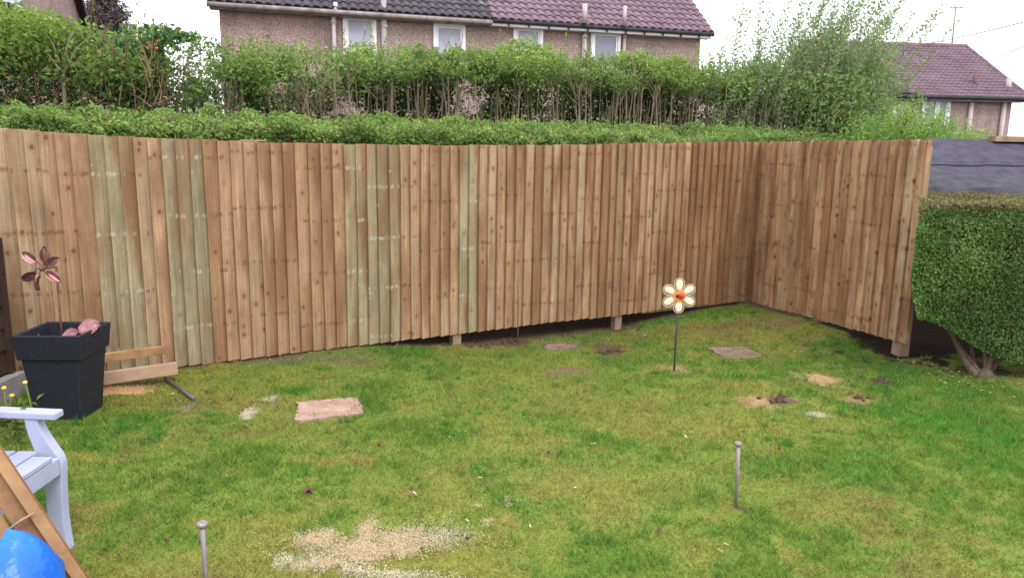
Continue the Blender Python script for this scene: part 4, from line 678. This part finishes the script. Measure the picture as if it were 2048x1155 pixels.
# ------------------------------------------------------------------ felt shed at the right, plank on its roof
def felt_shed():
    h = thing('felt_roofed_shed', 'low shed with dark torn roofing felt behind the clipped hedge', 'shed', (4.6, 7.5, 0)); x0, x1 = 3.55, 8.0; yf, yr = 7.25, 8.6; zf, zr = 1.345, 1.875
    b = MB(); b.prism([(yf + .1, 0), (yr, 0), (yr, zr - .06), (yf + .1, zf - .07)], (x0 + 1.35, 0, 0), (0, 1, 0), (0, 0, 1), (x1 - x0 - 1.45, 0, 0)); b.build('wall', M_shed, h)
    rg = np.random.default_rng(3); nxx, nyy = 90, 26; u = np.linspace(0, 1, nxx); v = np.linspace(0, 1, nyy); U, W = np.meshgrid(u, v); Yg = yf + (yr - yf) * W; xl = x0 + .28 + (Yg - yf) * .60; Xg = xl + (x1 - xl) * U; Zg = zf + (zr - zf) * W + .03 * (fbm(Xg, Yg, 1.6, 3, 121) - .5) + .012 * (fbm(Xg, Yg, 8, 2, 122) - .5)
    lip = np.interp(W, [0, .04, .1], [-.10, -.02, 0]); Zg += lip; Zg += .018 * (W > .52); Yg = Yg + np.where(W < .1, (fbm(Xg, Xg * 0, 3, 3, 123) - .5) * .10, 0); ii = np.arange(nxx * nyy).reshape(nyy, nxx); q = np.stack([ii[:-1, :-1], ii[:-1, 1:], ii[1:, 1:], ii[1:, :-1]], -1).reshape(-1, 4)
    for nm, a, e, mm, up_ in (('lower_felt', 0, 15, M_felt2, 0), ('upper_felt', 13, nyy, M_felt, .016)):
        zz = Zg[a:e] + up_; k = ii[:e - a] ; q = np.stack([k[:-1, :-1], k[:-1, 1:], k[1:, 1:], k[1:, :-1]], -1).reshape(-1, 4); o = npmesh(nm, np.stack([Xg[a:e], Yg[a:e] + .02 * (fbm(Xg[a:e], Xg[a:e] * 0, 2, 3, 127) - .5), zz], -1).reshape(-1, 3), q, mm, h); md = o.modifiers.new('thickness', 'SOLIDIFY'); md.thickness = .01; md.offset = 1
    t = MB(); r2 = random.Random(9); pts = [(3.9 + i * .17, yf - .05 + r2.uniform(-.03, .05)) for i in range(24)]; vs = []; fs = []
    for i, (x, y) in enumerate(pts): hgt = r2.uniform(.05, .12); vs += [(x, y + .22, zf + .10), (x, y + .07, zf + .07 + r2.uniform(0, .03)), (x, y, zf + .02), (x, y - .02, zf - hgt)]
    for i in range(len(pts) - 1):
        for k in range(3): fs.append((i * 4 + k, i * 4 + k + 1, i * 4 + 5 + k, i * 4 + 4 + k))
    t.add(vs, fs); t = t.build('torn_felt_flap', M_dark, h); md = t.modifiers.new('thickness', 'SOLIDIFY'); md.thickness = .008
    f = MB(); f.box(((x0 + x1) / 2 + .22, yf + .06, zf - .19), (x1 - x0 - .48, .03, .10)); f.build('fascia', M_grey_timber, h)
felt_shed()
a = atY(1985, 280, 8.5); b = MB(); b.box((a.x + 1.2, 8.52, 1.925), (2.4, .14, .06)); b.box((a.x + .46, 8.52, 1.957), (.02, .15, .012)); tag(b.build('ridge_plank', M_grey_timber, None, .004), 'weathered plank lying along the top of the felt shed roof', 'plank')

# ------------------------------------------------------------------ brown shed at the far left
def brown_shed():
    h = thing('brown_shed', 'dark brown boarded low shed corner at the left edge', 'shed', (-3.37, 4.92, 0)); C1 = (-3.43, 4.95); bk = (-4.9, 4.95 - 1.53 * math.tan(FA)); poly = [C1, bk, (-4.9, 2.3), (-3.43, 2.3)]
    b = MB(); b.prism(poly, (0, 0, .16), (1, 0, 0), (0, 1, 0), (0, 0, .92)); b.build('wall', M_shed, h)
    for i in range(6): c = MB(); z = .17 + i * .152; c.prism([(0, 0), (.020, 0), (.006, .148), (0, .148)], (-3.428, 2.3, z), (1, 0, 0), (0, 0, 1), (0, 2.60, 0)); c.build('cladding_board', M_shed, h)
    t = MB(); t.box((-3.415, 4.925, .62), (.05, .05, .92)); t.build('corner_trim', M_shed, h, .004); s = MB(); s.prism([(-3.34, 5.0), (-4.93, 4.13), (-4.93, 2.2), (-3.34, 2.2)], (0, 0, -.05), (1, 0, 0), (0, 1, 0), (0, 0, .20)); s.build('concrete_base', M_conc, h)
    r = MB(); r.prism([(-3.42, 4.96), (-5.0, 4.1), (-5.0, 2.1), (-3.42, 2.1)], (0, 0, 1.085), (1, 0, 0), (0, 1, 0), (0, 0, .05)); r.build('roof', M_felt, h)
brown_shed()

# ------------------------------------------------------------------ planter and copper spinner
PL = at(152, 842); PLA = math.radians(3)
def planter():
    ca, sa = math.cos(PLA), math.sin(PLA); ux = V((ca, sa, 0)); uy = V((-sa, ca, 0)); cx = PL - ux * .112 + uy * .155; h = thing('square_planter', 'tall tapered charcoal square planter by the brown shed', 'planter', cx)
    g = float(gz(cx.x, cx.y))
    def ring(w, z): return [cx + ux * (w / 2 * a) + uy * (w / 2 * b_) + V((0, 0, z - cx.z + g)) for a, b_ in ((-1, -1), (1, -1), (1, 1), (-1, 1))]
    H = .555; b = MB(); prof = [(.27, -.01), (.28, .02), (.345, .40), (.35, .405)]; R = [ring(*p) for p in prof]; vs = sum(R, []); fs = [(3, 2, 1, 0)]
    for i in range(len(R) - 1): fs += [(i * 4 + k, i * 4 + (k + 1) % 4, i * 4 + 4 + (k + 1) % 4, i * 4 + 4 + k) for k in range(4)]
    b.add(vs, fs); b.build('body', M_planter, h, .012)
    rm = MB(); prof = [(.33, .398), (.374, .400), (.402, H), (.352, H), (.325, .42), (.0, .42)]; R = [ring(*p) for p in prof]; vs = sum(R, []); fs = []
    for i in range(len(R) - 1): fs += [(i * 4 + k, i * 4 + (k + 1) % 4, i * 4 + 4 + (k + 1) % 4, i * 4 + 4 + k) for k in range(4)]
    rm.add(vs, fs); rm.build('rim', M_planter, h, .006)
    s = MB(); so_ = [p.lerp(cx + V((0, 0, .43 - cx.z + g)), .02) for p in ring(.332, .47)]; s.add(so_ + [p - V((0, 0, .04)) for p in so_], [(0, 1, 2, 3), (0, 4, 5, 1), (1, 5, 6, 2), (2, 6, 7, 3), (3, 7, 4, 0)]); s.build('soil', M_soil, h)
    return cx, g
PCX, PG = planter()
def copper_leaf(bm, root, axis, nrm, L, W, cup=.35, ser=9):
    axis = V(axis).normalized(); nrm = V(nrm); nrm = (nrm - axis * nrm.dot(axis)).normalized(); sd = nrm.cross(axis); n = 18; vs = []; fs = []
    for i in range(n + 1):
        f = i / n; wd = W * (math.sin(math.pi * min(1, f * .96 + .02)) ** .7) * (1 + (.16 if i % 2 else -.04) * (0 < i < n)); lift = cup * L * (f * f - f) * -.6
        for k in (-1, -.5, 0, .5, 1): vs.append(V(root) + axis * L * f + sd * (wd / 2 * k) + nrm * (cup * W * k * k * .55 + lift * .8 + (-.004 if k == 0 else 0)))
    for i in range(n):
        for k in range(4): fs.append((i * 5 + k, i * 5 + k + 1, i * 5 + 6 + k, i * 5 + 5 + k))
    bm.add(vs, fs, True)
def spinner():
    c = atY(96, 533, PCX.y + .12); hub = V((c.x, c.y - .06, c.z)); bs = V((c.x + .055, PCX.y + .10, PG + .40)); h = thing('copper_wind_spinner', 'copper wind spinner with six cupped leaf blades standing in the charcoal planter', 'wind spinner', bs)
    b = MB(); tp = V((hub.x + .055, hub.y + .06, hub.z + .0)); b.tube([bs, tp], .008, 8); b.tube([tp, hub], .006, 6); b.build('stake', M_rust, h); d = MB(); d.dome(hub, .021, (0, -1, 0), 14, 8); d.build('hub', M_rust, h)
    for ang, tilt in ((8, .2), (62, -.9), (118, -.4), (188, .5), (238, -1.0), (300, .6)):
        a = math.radians(ang); o = V((math.cos(a), 0, math.sin(a))); q = V((-math.sin(a), 0, math.cos(a))); st = hub + o * .018; rt = hub + o * .038 + q * .008; e = MB(); copper_leaf(e, rt, o * .92 + q * .42, V((0, -1, 0)) * math.cos(tilt) + q * math.sin(tilt), .105, .058, .7); l = e.build('blade', M_copper, h); md = l.modifiers.new('thickness', 'SOLIDIFY'); md.thickness = .002; s = MB(); s.tube([st, hub + o * .04 + q * .0, rt + (o * .92 + q * .42) * .03], .0035, 5, False); s.build('arm', M_rust, l)
spinner()
def loose_leaves():
    a = atY(152, 661, PCX.y); base = V((PCX.x + .05, PCX.y - .02, PG + .47)); h = thing('copper_leaf_ornament', 'pinkish copper leaf pair lying in the charcoal planter', 'ornament', base)
    z = PG + .49; b0 = V((PCX.x + .03, PCX.y - .06, z + .02)); b = MB(); copper_leaf(b, b0, (1, .25, .34), (-.3, -.75, .7), .10, .085, .25); copper_leaf(b, b0 + V((.085, .03, .035)), (1, .35, .32), (-.3, -.85, .5), .13, .11, .25); l = b.build('leaf', M_copperleaf, h); md = l.modifiers.new('thickness', 'SOLIDIFY'); md.thickness = .002
    s = MB(); s.tube([b0 + V((-.12, -.05, -.02)), b0 + V((-.05, -.02, .0)), b0 + V((.02, 0, .01))], .005, 6); s.tube([b0 + V((-.10, -.04, -.02)), b0 + V((-.13, -.03, .03))], .004, 5); s.build('stalk', M_rust, h)
loose_leaves()

# timber lengths behind the planter, propped on an offcut block
def plank(name, label, p, q, wdt, thk, m, parent=None, cat='plank', group=None, wdir=(0, 0, 1)):
    p, q = V(p), V(q); a = q - p; wv = V(wdir); wv = (wv - a.normalized() * wv.dot(a.normalized())).normalized(); tv = a.normalized().cross(wv); b = MB(); b.obox(p - wv * wdt / 2 - tv * thk / 2, a, wv * wdt, tv * thk); return tag(b.build(name, m, None, .003), label, cat, group)
p1 = onplane(338, 697, FP0 + FN * .32, FD); l1 = p1 - V((*(FD * .75), .035)); plank('timber_batten', 'upper reddish timber batten jutting out from behind the planter', l1, p1, .062, .04, M_lumberdark, cat='batten')
p2 = onplane(355, 735, FP0 + FN * .42, FD); l2 = p2 - V((*(FD * .85), .03)); plank('timber_batten', 'lower pale timber board jutting out from behind the planter', l2, p2, .088, .04, M_lumber, cat='batten')
bl = l1.lerp(p1, .18); z1 = min(bl.z - .033, .6); b = MB(); g0 = float(gz(bl.x, bl.y)); b.box((bl.x, bl.y - .02, (g0 + z1) / 2), (.10, .12, z1 - g0 + .004)); tag(b.build('timber_block', M_lumberdark, None, .004), 'timber block behind the planter holding up the upper batten', 'block')
bl = l2.lerp(p2, .12); b = MB(); g0 = float(gz(bl.x, bl.y)); z2 = bl.z - .045; b.box((bl.x, bl.y - .01, (g0 + z2) / 2), (.10, .10, z2 - g0 + .004)); tag(b.build('timber_block', M_lumber, None, .004), 'timber block behind the planter holding up the lower board', 'block')
a, c = at(331, 763), at(389, 803); b = MB(); b.tube([a + V((0, 0, .03)), c + V((0, 0, .018))], .013, 8); tag(b.build('steel_bar', M_bar), 'grey steel bar lying on the lawn in front of the timber battens', 'bar')

# ------------------------------------------------------------------ pins, rod, garden flower
def pin(px, py, hgt, lean, label, head):
    g = at(px, py); h = thing('steel_pin', label, 'steel pin', g, 'steel pins driven into the lawn'); b = MB(); t = g + V((lean, 0, hgt)); m = g.lerp(t, .5) + V((.002, 0, 0)); b.tube([g - V((0, 0, .06)), m, t], [.0085, .009, .0105], 12); b.build('shaft', M_metal, h); c = MB(); ax = (t - g).normalized(); c.tube([t - ax * .002, t + ax * .006, t + ax * .014, t + ax * .017], [.016, head, head * .96, head * .7], 18); c.build('head', M_metal, h)
pin(1472, 1010, .315, -.012, 'upright galvanised steel pin with flat head standing right of centre on the lawn', .019); pin(413, 1204, .31, .002, 'upright galvanised steel pin with tilted head by the sawdust in the foreground', .022)
g = at(1036, 688); tp = atY(1036, 560, g.y); b = MB(); b.tube([g - V((0, 0, .05)), tp], .006, 8); tag(b.build('rusty_rod', M_rust), 'thin rusty iron rod stuck in the lawn in front of the long fence', 'rod')
def flower():
    g = at(1348, 742); c = atY(1358, 591, g.y - .02); h = thing('flower_windmill', 'cream six petal metal flower windmill with a red ladybird on a dark stake', 'garden ornament', g); b = MB(); tp = V((c.x, c.y + .02, c.z)); b.tube([g - V((0, 0, .05)), g.lerp(tp, .5), tp], .0075, 8); b.build('stake', M_navy, h)
    X, Zv, Nv = V((1, 0, 0)), V((0, -.05, 1)).normalized(), V((0, -1, -.05)).normalized()
    for k in range(6):
        a = math.radians(92 + 60 * k); o = X * math.cos(a) + Zv * math.sin(a); q = X * -math.sin(a) + Zv * math.cos(a); cc = c + o * .083
        r = MB(); pts = []; N_ = 28
        for i in range(N_ + 1): t = 2 * math.pi * i / N_; e = .055 * math.cos(t); wd = .040 * math.sin(t) * (1 + .18 * math.cos(t)); pts.append(cc + o * e + q * wd)
        r.tube(pts, .0034, 6, False); pt = r.build('petal', M_tan, h)
        f = MB(); rows = 30; vs = []; fs = []
        for i in range(rows + 1):
            u = -1 + 2 * i / rows; e = .046 * u; wd = .029 * math.sqrt(max(0, 1 - u * u)) * (1 + .18 * u); cr_ = Nv * (.0015 * math.sin(i * 2.1))
            for s in (-1, -.5, 0, .5, 1): vs.append(cc + o * e + q * (wd * s) + cr_ + Nv * (.004 * (1 - s * s)))
        for i in range(rows):
            for s in range(4): fs.append((i * 5 + s, i * 5 + s + 1, i * 5 + 6 + s, i * 5 + 5 + s))
        f.add(vs, fs, True); pl = f.build('petal_plate', M_cream_paint, pt); md = pl.modifiers.new('thickness', 'SOLIDIFY'); md.thickness = .0015
        s = MB(); s.prism([(-.012, 0), (.012, 0), (.017, .030), (-.017, .030)], c + o * .020 + Nv * .0055, q, o, Nv * .0015); s.build('petal_root', M_orange, pt)
    d = MB(); d.tube([c + Nv * -.002, c + Nv * .009], .026, 20); d.build('centre', M_orange, h); lb = MB(); lc = c + Nv * .008 + X * .016; lb.dome(lc, .025, Nv, 18, 8, math.pi / 2, 1, 1, .8); bug = lb.build('ladybird', M_red, h); hd = MB(); hd.dome(c + Nv * .010 - X * .012, .015, Nv, 14, 7, math.pi / 2 * 1.1, 1, 1, 1); hd.build('head', M_black, bug); sp = MB()
    for x, z in ((.005, .012), (.005, -.012), (.017, .008), (.017, -.009), (-.006, .006), (-.006, -.007)): rr = math.hypot(x, z) / .025; sp.dome(lc + X * x + Zv * z + Nv * (.02 * math.sqrt(max(0, 1 - rr * rr)) - .001), .0042, Nv, 8, 4)
    sp.build('spots', M_black, bug); ln = MB(); ln.obox(lc + X * -.02 + Nv * .0195 - Zv * .0006, X * .036, Zv * .0012, Nv * .001); ln.build('wing_line', M_black, bug)
flower()

# ------------------------------------------------------------------ slabs and clods
def slab(pts, z, m, label, seed, t=.04):
    r2 = random.Random(seed); P = [at(*p) for p in pts]; out = []
    for i in range(4):
        a, c = P[i], P[(i + 1) % 4]; n = 14
        for k in range(n): q = a.lerp(c, k / n); out.append((q.x + r2.gauss(0, .009), q.y + r2.gauss(0, .009)))
    zz = float(gz(sum(p.x for p in P) / 4, sum(p.y for p in P) / 4)); b = MB(); b.prism(out, (0, 0, zz + z - t), (1, 0, 0), (0, 1, 0), (0, 0, t)); return tag(b.build('paving_slab', m, None, .004), label, 'paving slab')
slab([(592, 846), (727, 830), (714, 796), (597, 806)], .016, M_slab, 'pale pink weathered paving slab set in the lawn', 1)
slab([(1450, 719), (1527, 716), (1496, 696), (1414, 698)], .012, M_slab2, 'brown paving slab sunk in the lawn near the fence corner', 2)
slab([(1088, 700), (1160, 700), (1150, 691), (1096, 691)], .010, M_slab2, 'small grey brown slab lying flush in front of the long fence', 3)
def clods(px, py, n, sp, label, seed):
    r2 = random.Random(seed); g = at(px, py); b = MB()
    for i in range(n): q = g + V((r2.gauss(0, sp), r2.gauss(0, sp * .8), 0)); q.z = float(gz(q.x, q.y)) + .004; b.dome(q, r2.uniform(.008, .024), (r2.gauss(0, .3), r2.gauss(0, .3), 1), 7, 4, math.pi * .6, r2.uniform(.8, 1.4), r2.uniform(.8, 1.3), .7)
    tag(b.build('soil_heap', M_soil), label, 'soil', kind='stuff')
clods(1215, 705, 26, .07, 'crumbled dark soil clods by the small grey slab', 1); clods(1762, 764, 16, .06, 'dark soil clods right of the bald tan patch', 2); clods(1240, 655, 30, .10, 'loose soil around the middle fence post foot', 3); clods(925, 684, 40, .16, 'loose soil beneath the long fence left of the rusty rod', 4); clods(1560, 800, 12, .06, 'soil crumbs in the round bare hollow', 5); clods(1020, 682, 24, .09, 'dark soil heap at the foot of the rusty rod', 6); clods(1716, 797, 8, .04, 'small soil lump below the dark clods', 7)

# ------------------------------------------------------------------ sawdust
def sawdust():
    rg = np.random.default_rng(131); PP = []; CC = []
    for (px, py, rx, ry, n, c) in ((640, 1080, 50, 14, 2200, SAND), (600, 1124, 56, 16, 1900, WSAW), (737, 1062, 17, 30, 1300, SAND), (725, 1102, 74, 14, 3600, SAND), (815, 1082, 58, 22, 4200, SAND), (870, 1072, 70, 24, 1500, WSAW), (660, 1130, 70, 15, 2500, SAND), (780, 1152, 110, 10, 2000, WSAW), (690, 1140, 40, 14, 1300, WSAW), (496, 826, 10, 10, 900, WSAW), (538, 797, 22, 5, 600, WSAW), (240, 780, 58, 6, 3000, SAND * np.array([1, .8, .66])), (1640, 830, 16, 3, 120, WSAW), (1008, 1000, 11, 5, 260, SAND), (957, 1016, 8, 3, 110, SAND), (976, 1046, 10, 4, 160, SAND), (1016, 1014, 7, 4, 80, SAND), (1037, 1004, 5, 2, 50, SAND), (822, 989, 7, 2, 60, SAND), (690, 1095, 160, 50, 1000, WSAW), (400, 705, 120, 14, 120, WSAW), (1900, 740, 90, 26, 150, WSAW)):
        p = at(px, py); sx = (at(px + rx, py) - p).x * .62; sy = (at(px, py - ry) - p).y * .62; x = p.x + rg.normal(size=n) * sx; y = p.y + rg.normal(size=n) * sy; k = fbm(x, y, 6, 3, 132) > .36; PP.append(np.stack([x, y], -1)[k]); CC.append(np.tile(c, (k.sum(), 1)))
    P = np.concatenate(PP); C = np.concatenate(CC) * (.85 + .4 * rg.random((len(P), 1))); n = len(P); z = gz(P[:, 0], P[:, 1]) + .004 + .016 * rg.random(n); leaves('sawdust', np.column_stack([P, z]), np.full(n, .0048), np.clip(C, 0, .85), None, np.tile([0, 0, 1.], (n, 1)), .6, .7, M_saw, seed=14); o = bpy.data.objects['sawdust']; tag(o, 'pale sawdust scattered in patches on the lawn', 'sawdust', kind='stuff')
sawdust()

# ------------------------------------------------------------------ fallen leaves and wood chips
def leaf_mesh(name, m, pts, curl, seed):
    r2 = random.Random(seed); vs = [(0, 0, .004)] + [(x, y, r2.uniform(.0, curl)) for x, y in pts]; n = len(pts); me = bpy.data.meshes.new(name); me.from_pydata(vs, [], [(0, 1 + i, 1 + (i + 1) % n) for i in range(n)]); me.materials.append(m); me.update(); return me
oval = [(.5 * math.cos(a), .26 * math.sin(a) * (1 - .25 * math.cos(a))) for a in [i * math.pi / 6 for i in range(12)]]
maple = [(r * math.cos(a), r * math.sin(a)) for a, r in zip([i * math.pi / 7 for i in range(14)], [.5, .25, .48, .22, .42, .2, .3, .12, .3, .2, .42, .22, .48, .25])]
LM = [leaf_mesh('fallen_leaf', M_deadleaf, oval, .35, 1), leaf_mesh('fallen_leaf', M_purpleleaf, maple, .4, 2), leaf_mesh('fallen_leaf', M_deadleaf, maple, .4, 3)]
chipm = []
for i in range(3): b = MB(); r2 = random.Random(i); b.prism([(-.5, -.1), (-.1, -.16), (.5, -.05), (.45, .1), (0, .15), (-.45, .08)], (0, 0, 0), (1, 0, 0), (0, 1, 0), (0, 0, .06)); o = b.build('wood_chip', M_chip); chipm.append(o.data); bpy.data.objects.remove(o)
def strew(me, px, py, size, label, cat, group, name, r2, lift=.014):
    p = at(px, py); o = bpy.data.objects.new(name, me); COL.objects.link(o); o.location = (p.x, p.y, p.z + lift); o.rotation_euler = (r2.gauss(0, .25), r2.gauss(0, .25), r2.uniform(0, 6.28)); o.scale = (size,) * 3; return tag(o, label, cat, group)
r2 = random.Random(141)
strew(LM[1], 615, 990, .075, 'large purple lobed leaf lying on the lawn above the big sawdust patch', 'leaf', None, 'fallen_leaf', r2); strew(LM[1], 78, 933, .07, 'large reddish leaf lying on the grass beyond the bench seat', 'leaf', None, 'fallen_leaf', r2)
strew(LM[0], 1318, 1066, .04, 'orange brown leaf lying alone in the lower middle of the lawn', 'leaf', None, 'fallen_leaf', r2)
for px, py in [(265, 1045), (378, 962), (352, 948), (338, 1088), (380, 890), (240, 870), (300, 880), (318, 880), (690, 890), (760, 890), (870, 860), (868, 876), (836, 862), (1053, 840), (555, 740), (570, 690), (822, 700), (842, 715), (860, 710), (788, 708), (765, 700), (650, 755), (1545, 735), (1690, 745), (1820, 830), (1900, 905), (1925, 875), (1560, 900), (1565, 960), (1583, 888), (1440, 1095), (935, 1080), (873, 1110), (645, 915), (460, 800), (415, 785), (890, 690), (870, 702), (1480, 765), (1180, 875), (1100, 905), (700, 845), (1310, 790), (230, 1120), (425, 1015)]:
    k = r2.choice([0, 0, 2, 1]); strew(LM[k], px + r2.gauss(0, 3), py + r2.gauss(0, 2), r2.uniform(.022, .045), 'small dead brown leaf lying on the lawn', 'leaf', 'dead leaves strewn on the lawn', 'fallen_leaf', r2)
for i in range(45):
    px = r2.triangular(280, 2000, 900); py = 700 + 430 * r2.random() ** 1.5
    if py < 720 and px < 700: continue
    strew(LM[r2.choice([0, 2])], px, py, r2.uniform(.014, .028), 'small dead brown leaf lying on the lawn', 'leaf', 'dead leaves strewn on the lawn', 'fallen_leaf', r2)
LY = leaf_mesh('fallen_leaf', noisy('yellow_dead_leaf', (.36, .28, .10), (.52, .44, .22), 40, .7, .25), oval, .3, 9)
for i in range(70):
    px = r2.gauss(1905, 62); py = 722 + (px - 1840) * .30 + abs(r2.gauss(0, 22))
    if px < 2040 and py < 850: strew(LY, px, py, r2.uniform(.014, .028), 'small pale yellow leaf on the grass near the clipped hedge', 'leaf', 'yellow leaves strewn on the grass by the clipped hedge', 'fallen_leaf', r2)
for px, py in [(1187, 890), (1150, 978), (1503, 972), (1452, 1092), (1440, 1105), (1195, 865), (1300, 838), (930, 865), (900, 877), (280, 852), (370, 940), (455, 955), (1372, 876), (1030, 930), (935, 1045), (830, 990), (1650, 605), (1590, 705), (1602, 705), (1765, 725), (1790, 735), (640, 755), (600, 720), (560, 712), (500, 735), (470, 725), (290, 800), (360, 805), (720, 1140), (960, 958), (345, 790), (1700, 770), (1060, 1055), (1180, 700), (1290, 672), (1065, 690), (880, 652 + 40), (905, 690), (455, 735), (540, 720), (620, 708), (330, 815), (310, 830)]:
    strew(r2.choice(chipm), px, py, r2.uniform(.014, .038), 'pale splinter of cut wood lying on the lawn', 'wood chip', 'wood chips strewn on the lawn', 'wood_chip', r2, .012)

# ------------------------------------------------------------------ bench, leaning timber, blue bag, flowering plant
def bench():
    lx, ly = -1.865, 2.95; h = thing('garden_bench', 'lavender white painted wooden garden bench at the left edge', 'bench', (lx, ly, 0)); Lb = 1.45
    cps = [(.004, 0), (-.006, .14), (-.002, .28), (.006, .38), (.0, .425), (-.028, .475), (-.058, .53), (-.074, .575), (-.078, .60), (-.132, .60), (-.124, .54), (-.108, .48), (-.090, .43), (-.078, .38), (-.074, .28), (-.076, .14), (-.072, 0)]
    prof = []
    for i in range(len(cps) - 1):
        if i in (7, 8, 9): prof.append(cps[i]); continue
        p0, p1, p2, p3 = (cps[max(0, i - 1)], cps[i], cps[i + 1], cps[min(len(cps) - 1, i + 2)])
        for k in range(3): t = k / 3; prof.append(tuple(.5 * (2 * p1[q] + (p2[q] - p0[q]) * t + (2 * p0[q] - 5 * p1[q] + 4 * p2[q] - p3[q]) * t * t + (3 * p1[q] - p0[q] - 3 * p2[q] + p3[q]) * t ** 3) for q in (0, 1)))
    prof.append(cps[-1])
    for y in (ly, ly - Lb):
        b = MB(); b.prism(prof, (lx, y - .025, -.01), (1, 0, 0), (0, 0, 1), (0, .048, 0)); b.build('leg', M_bench, h, .006); b = MB(); b.prism([(-.60, 0), (-.53, 0), (-.56, .42), (-.66, .95), (-.71, .95), (-.62, .42)], (lx, y - .025, -.01), (1, 0, 0), (0, 0, 1), (0, .048, 0)); b.build('leg', M_bench, h, .006)
        a = MB(); a.prism([(.005, 0), (.005, .03), (-.60, .046), (-.60, .016)], (lx, y - .035, .584), (1, 0, 0), (0, 0, 1), (0, .064, 0)); a.build('arm', M_bench, h, .006); c = MB(); c.box((lx - .32, y, .375), (.50, .03, .07)); c.build('side_rail', M_bench, h, .004)
    r = MB(); r.box((lx - .012, ly - Lb / 2, .385), (.030, Lb - .06, .075)); r.build('front_rail', M_bench, h, .004); s = MB()
    for i in range(6): s.box((lx - .035 - i * .092, ly - Lb / 2 - .01, .436), (.080, Lb - .02 if i else Lb - .13, .020))
    s.build('seat', M_bench, h, .003); k = MB()
    for i in range(11): k.obox((lx - .60, ly - .13 - i * .12, .46), (-.09, 0, .44), (0, .05, 0), (.018, 0, .003))
    k.obox((lx - .70, ly - Lb + .03, .90), (0, Lb - .06, 0), (.035, 0, 0), (0, 0, .07)); k.build('backrest', M_bench, h, .003)
bench()
def timber():
    ft = at(238, 1246); sx = atY(40, 950, 2.45); a = (sx - ft).normalized(); L = (V((-2.40, 0, 0)) - ft).dot(V((1, 0, 0))) / a.x; up = V((0, -.45, .9)); up = (up - a * up.dot(a)).normalized(); wv = up.cross(a).normalized()
    if wv.dot(cR) < 0: wv = -wv
    def pl(off, w, lift, t, m, lb, L0=0): b = MB(); b.obox(ft + a * L0 + wv * off + up * lift, a * (L - L0), wv * w, up * t); tag(b.build('timber_plank', m, None, .003), lb, 'plank', 'timber planks leaning on the bench')
    pl(-.045, .038, .034, .022, M_lumberdark, 'narrow brown timber plank leaning on the bench, on top of the wide one'); pl(-.098, .070, .002, .022, M_wet, 'wide brown timber plank leaning on the bench under the narrow one'); pl(-.170, .066, -.016, .022, M_lumberdark, 'leftmost timber plank leaning on the bench behind the blue bag'); pl(-.022, .024, -.006, .020, M_wet, 'thin timber strip leaning on the bench at the right edge of the planks')
timber()
a_, c_ = atY(18, 1057, 2.33), atY(70, 1024, 2.37); b = MB(); b.tube([a_, a_.lerp(c_, .5) + V((0, 0, .004)), c_], [.004, .006, .003], 5); tag(b.build('timber_sliver', M_lumber), 'thin pale sliver of wood lying across the wide leaning plank', 'sliver')
def bag():
    r2 = random.Random(151); c = V((-1.555, 2.09, 0)); n, m = 40, 26; vs = []; fs = []
    for j in range(m + 1):
        f = j / m; z = .52 * f; R = .190 * math.sqrt(max(.004, 1 - max(0, (f - .45) / .56) ** 2.4)) * (.86 + .14 * min(1, f * 3))
        for i in range(n):
            a = 2 * math.pi * i / n; rr = R * (1 + .16 * float(fbm(np.array([math.cos(a) * 1.7 + 3]), np.array([math.sin(a) * 1.7 + f * 3.2]), 1.3, 3, 152)[0] - .5) * 2 + .03 * math.sin(a * 9 + f * 7) * f); vs.append((c.x + math.cos(a) * rr, c.y + math.sin(a) * rr, z + .03 * math.sin(a * 2 + 1) * f))
    for j in range(m):
        for i in range(n): fs.append((j * n + i, j * n + (i + 1) % n, (j + 1) * n + (i + 1) % n, (j + 1) * n + i))
    fs += [tuple(reversed(range(n))), tuple(m * n + i for i in range(n))]; b = MB(); b.add(vs, fs, True); tag(b.build('plastic_bag', M_blue), 'bright blue crumpled plastic bag in the lower left corner', 'bag')
bag()
def plant():
    h = thing('flowering_plant', 'thin stemmed plant with yellow button buds behind the bench arm', 'plant', (-2.16, 3.08, 0)); r2 = random.Random(161); st = MB(); bd = MB(); PP = []; AX = []
    for px, py in ((8, 775), (24, 790), (50, 764), (-14, 780)):
        e = atY(px, py, 3.02 + r2.uniform(-.06, .04)); b0 = V((-2.16 + r2.gauss(0, .02), 3.08, 0)); m = b0.lerp(e, .62) + V((.05, 0, -.0)); m2 = e + V((r2.gauss(0, .01), 0, -.06)); pts = [b0, b0.lerp(m, .5) + V((-.02, 0, .04)), m, m2, e]; st.tube(pts, [.004, .0035, .003, .0025, .002], 5, False); bd.dome(e, .010, (0, -.3, 1), 10, 6, math.pi, 1, 1, .7)
        for k in range(16): q = pts[2].lerp(m2, r2.random()); PP.append(q + V((r2.gauss(0, .02), r2.gauss(0, .02), 0))); AX.append((r2.gauss(0, 1), r2.gauss(0, .5), r2.gauss(.4, .4)))
    for px, py in ((10, 852), (24, 857), (2, 862), (40, 845)): e = atY(px, py, 3.0); PP.append(e); AX.append((1, 0, .1))
    st.build('stems', M_green, h); bd.build('buds', M_yellow, h); PP = np.array(PP); leaves('foliage', PP, np.full(len(PP), .06), pal(len(PP), (.10, .15, .03), (.22, .25, .06), RNG.random(len(PP)), RNG, 0), h, axis=np.array(AX), aspect=.18, seed=16)
plant()
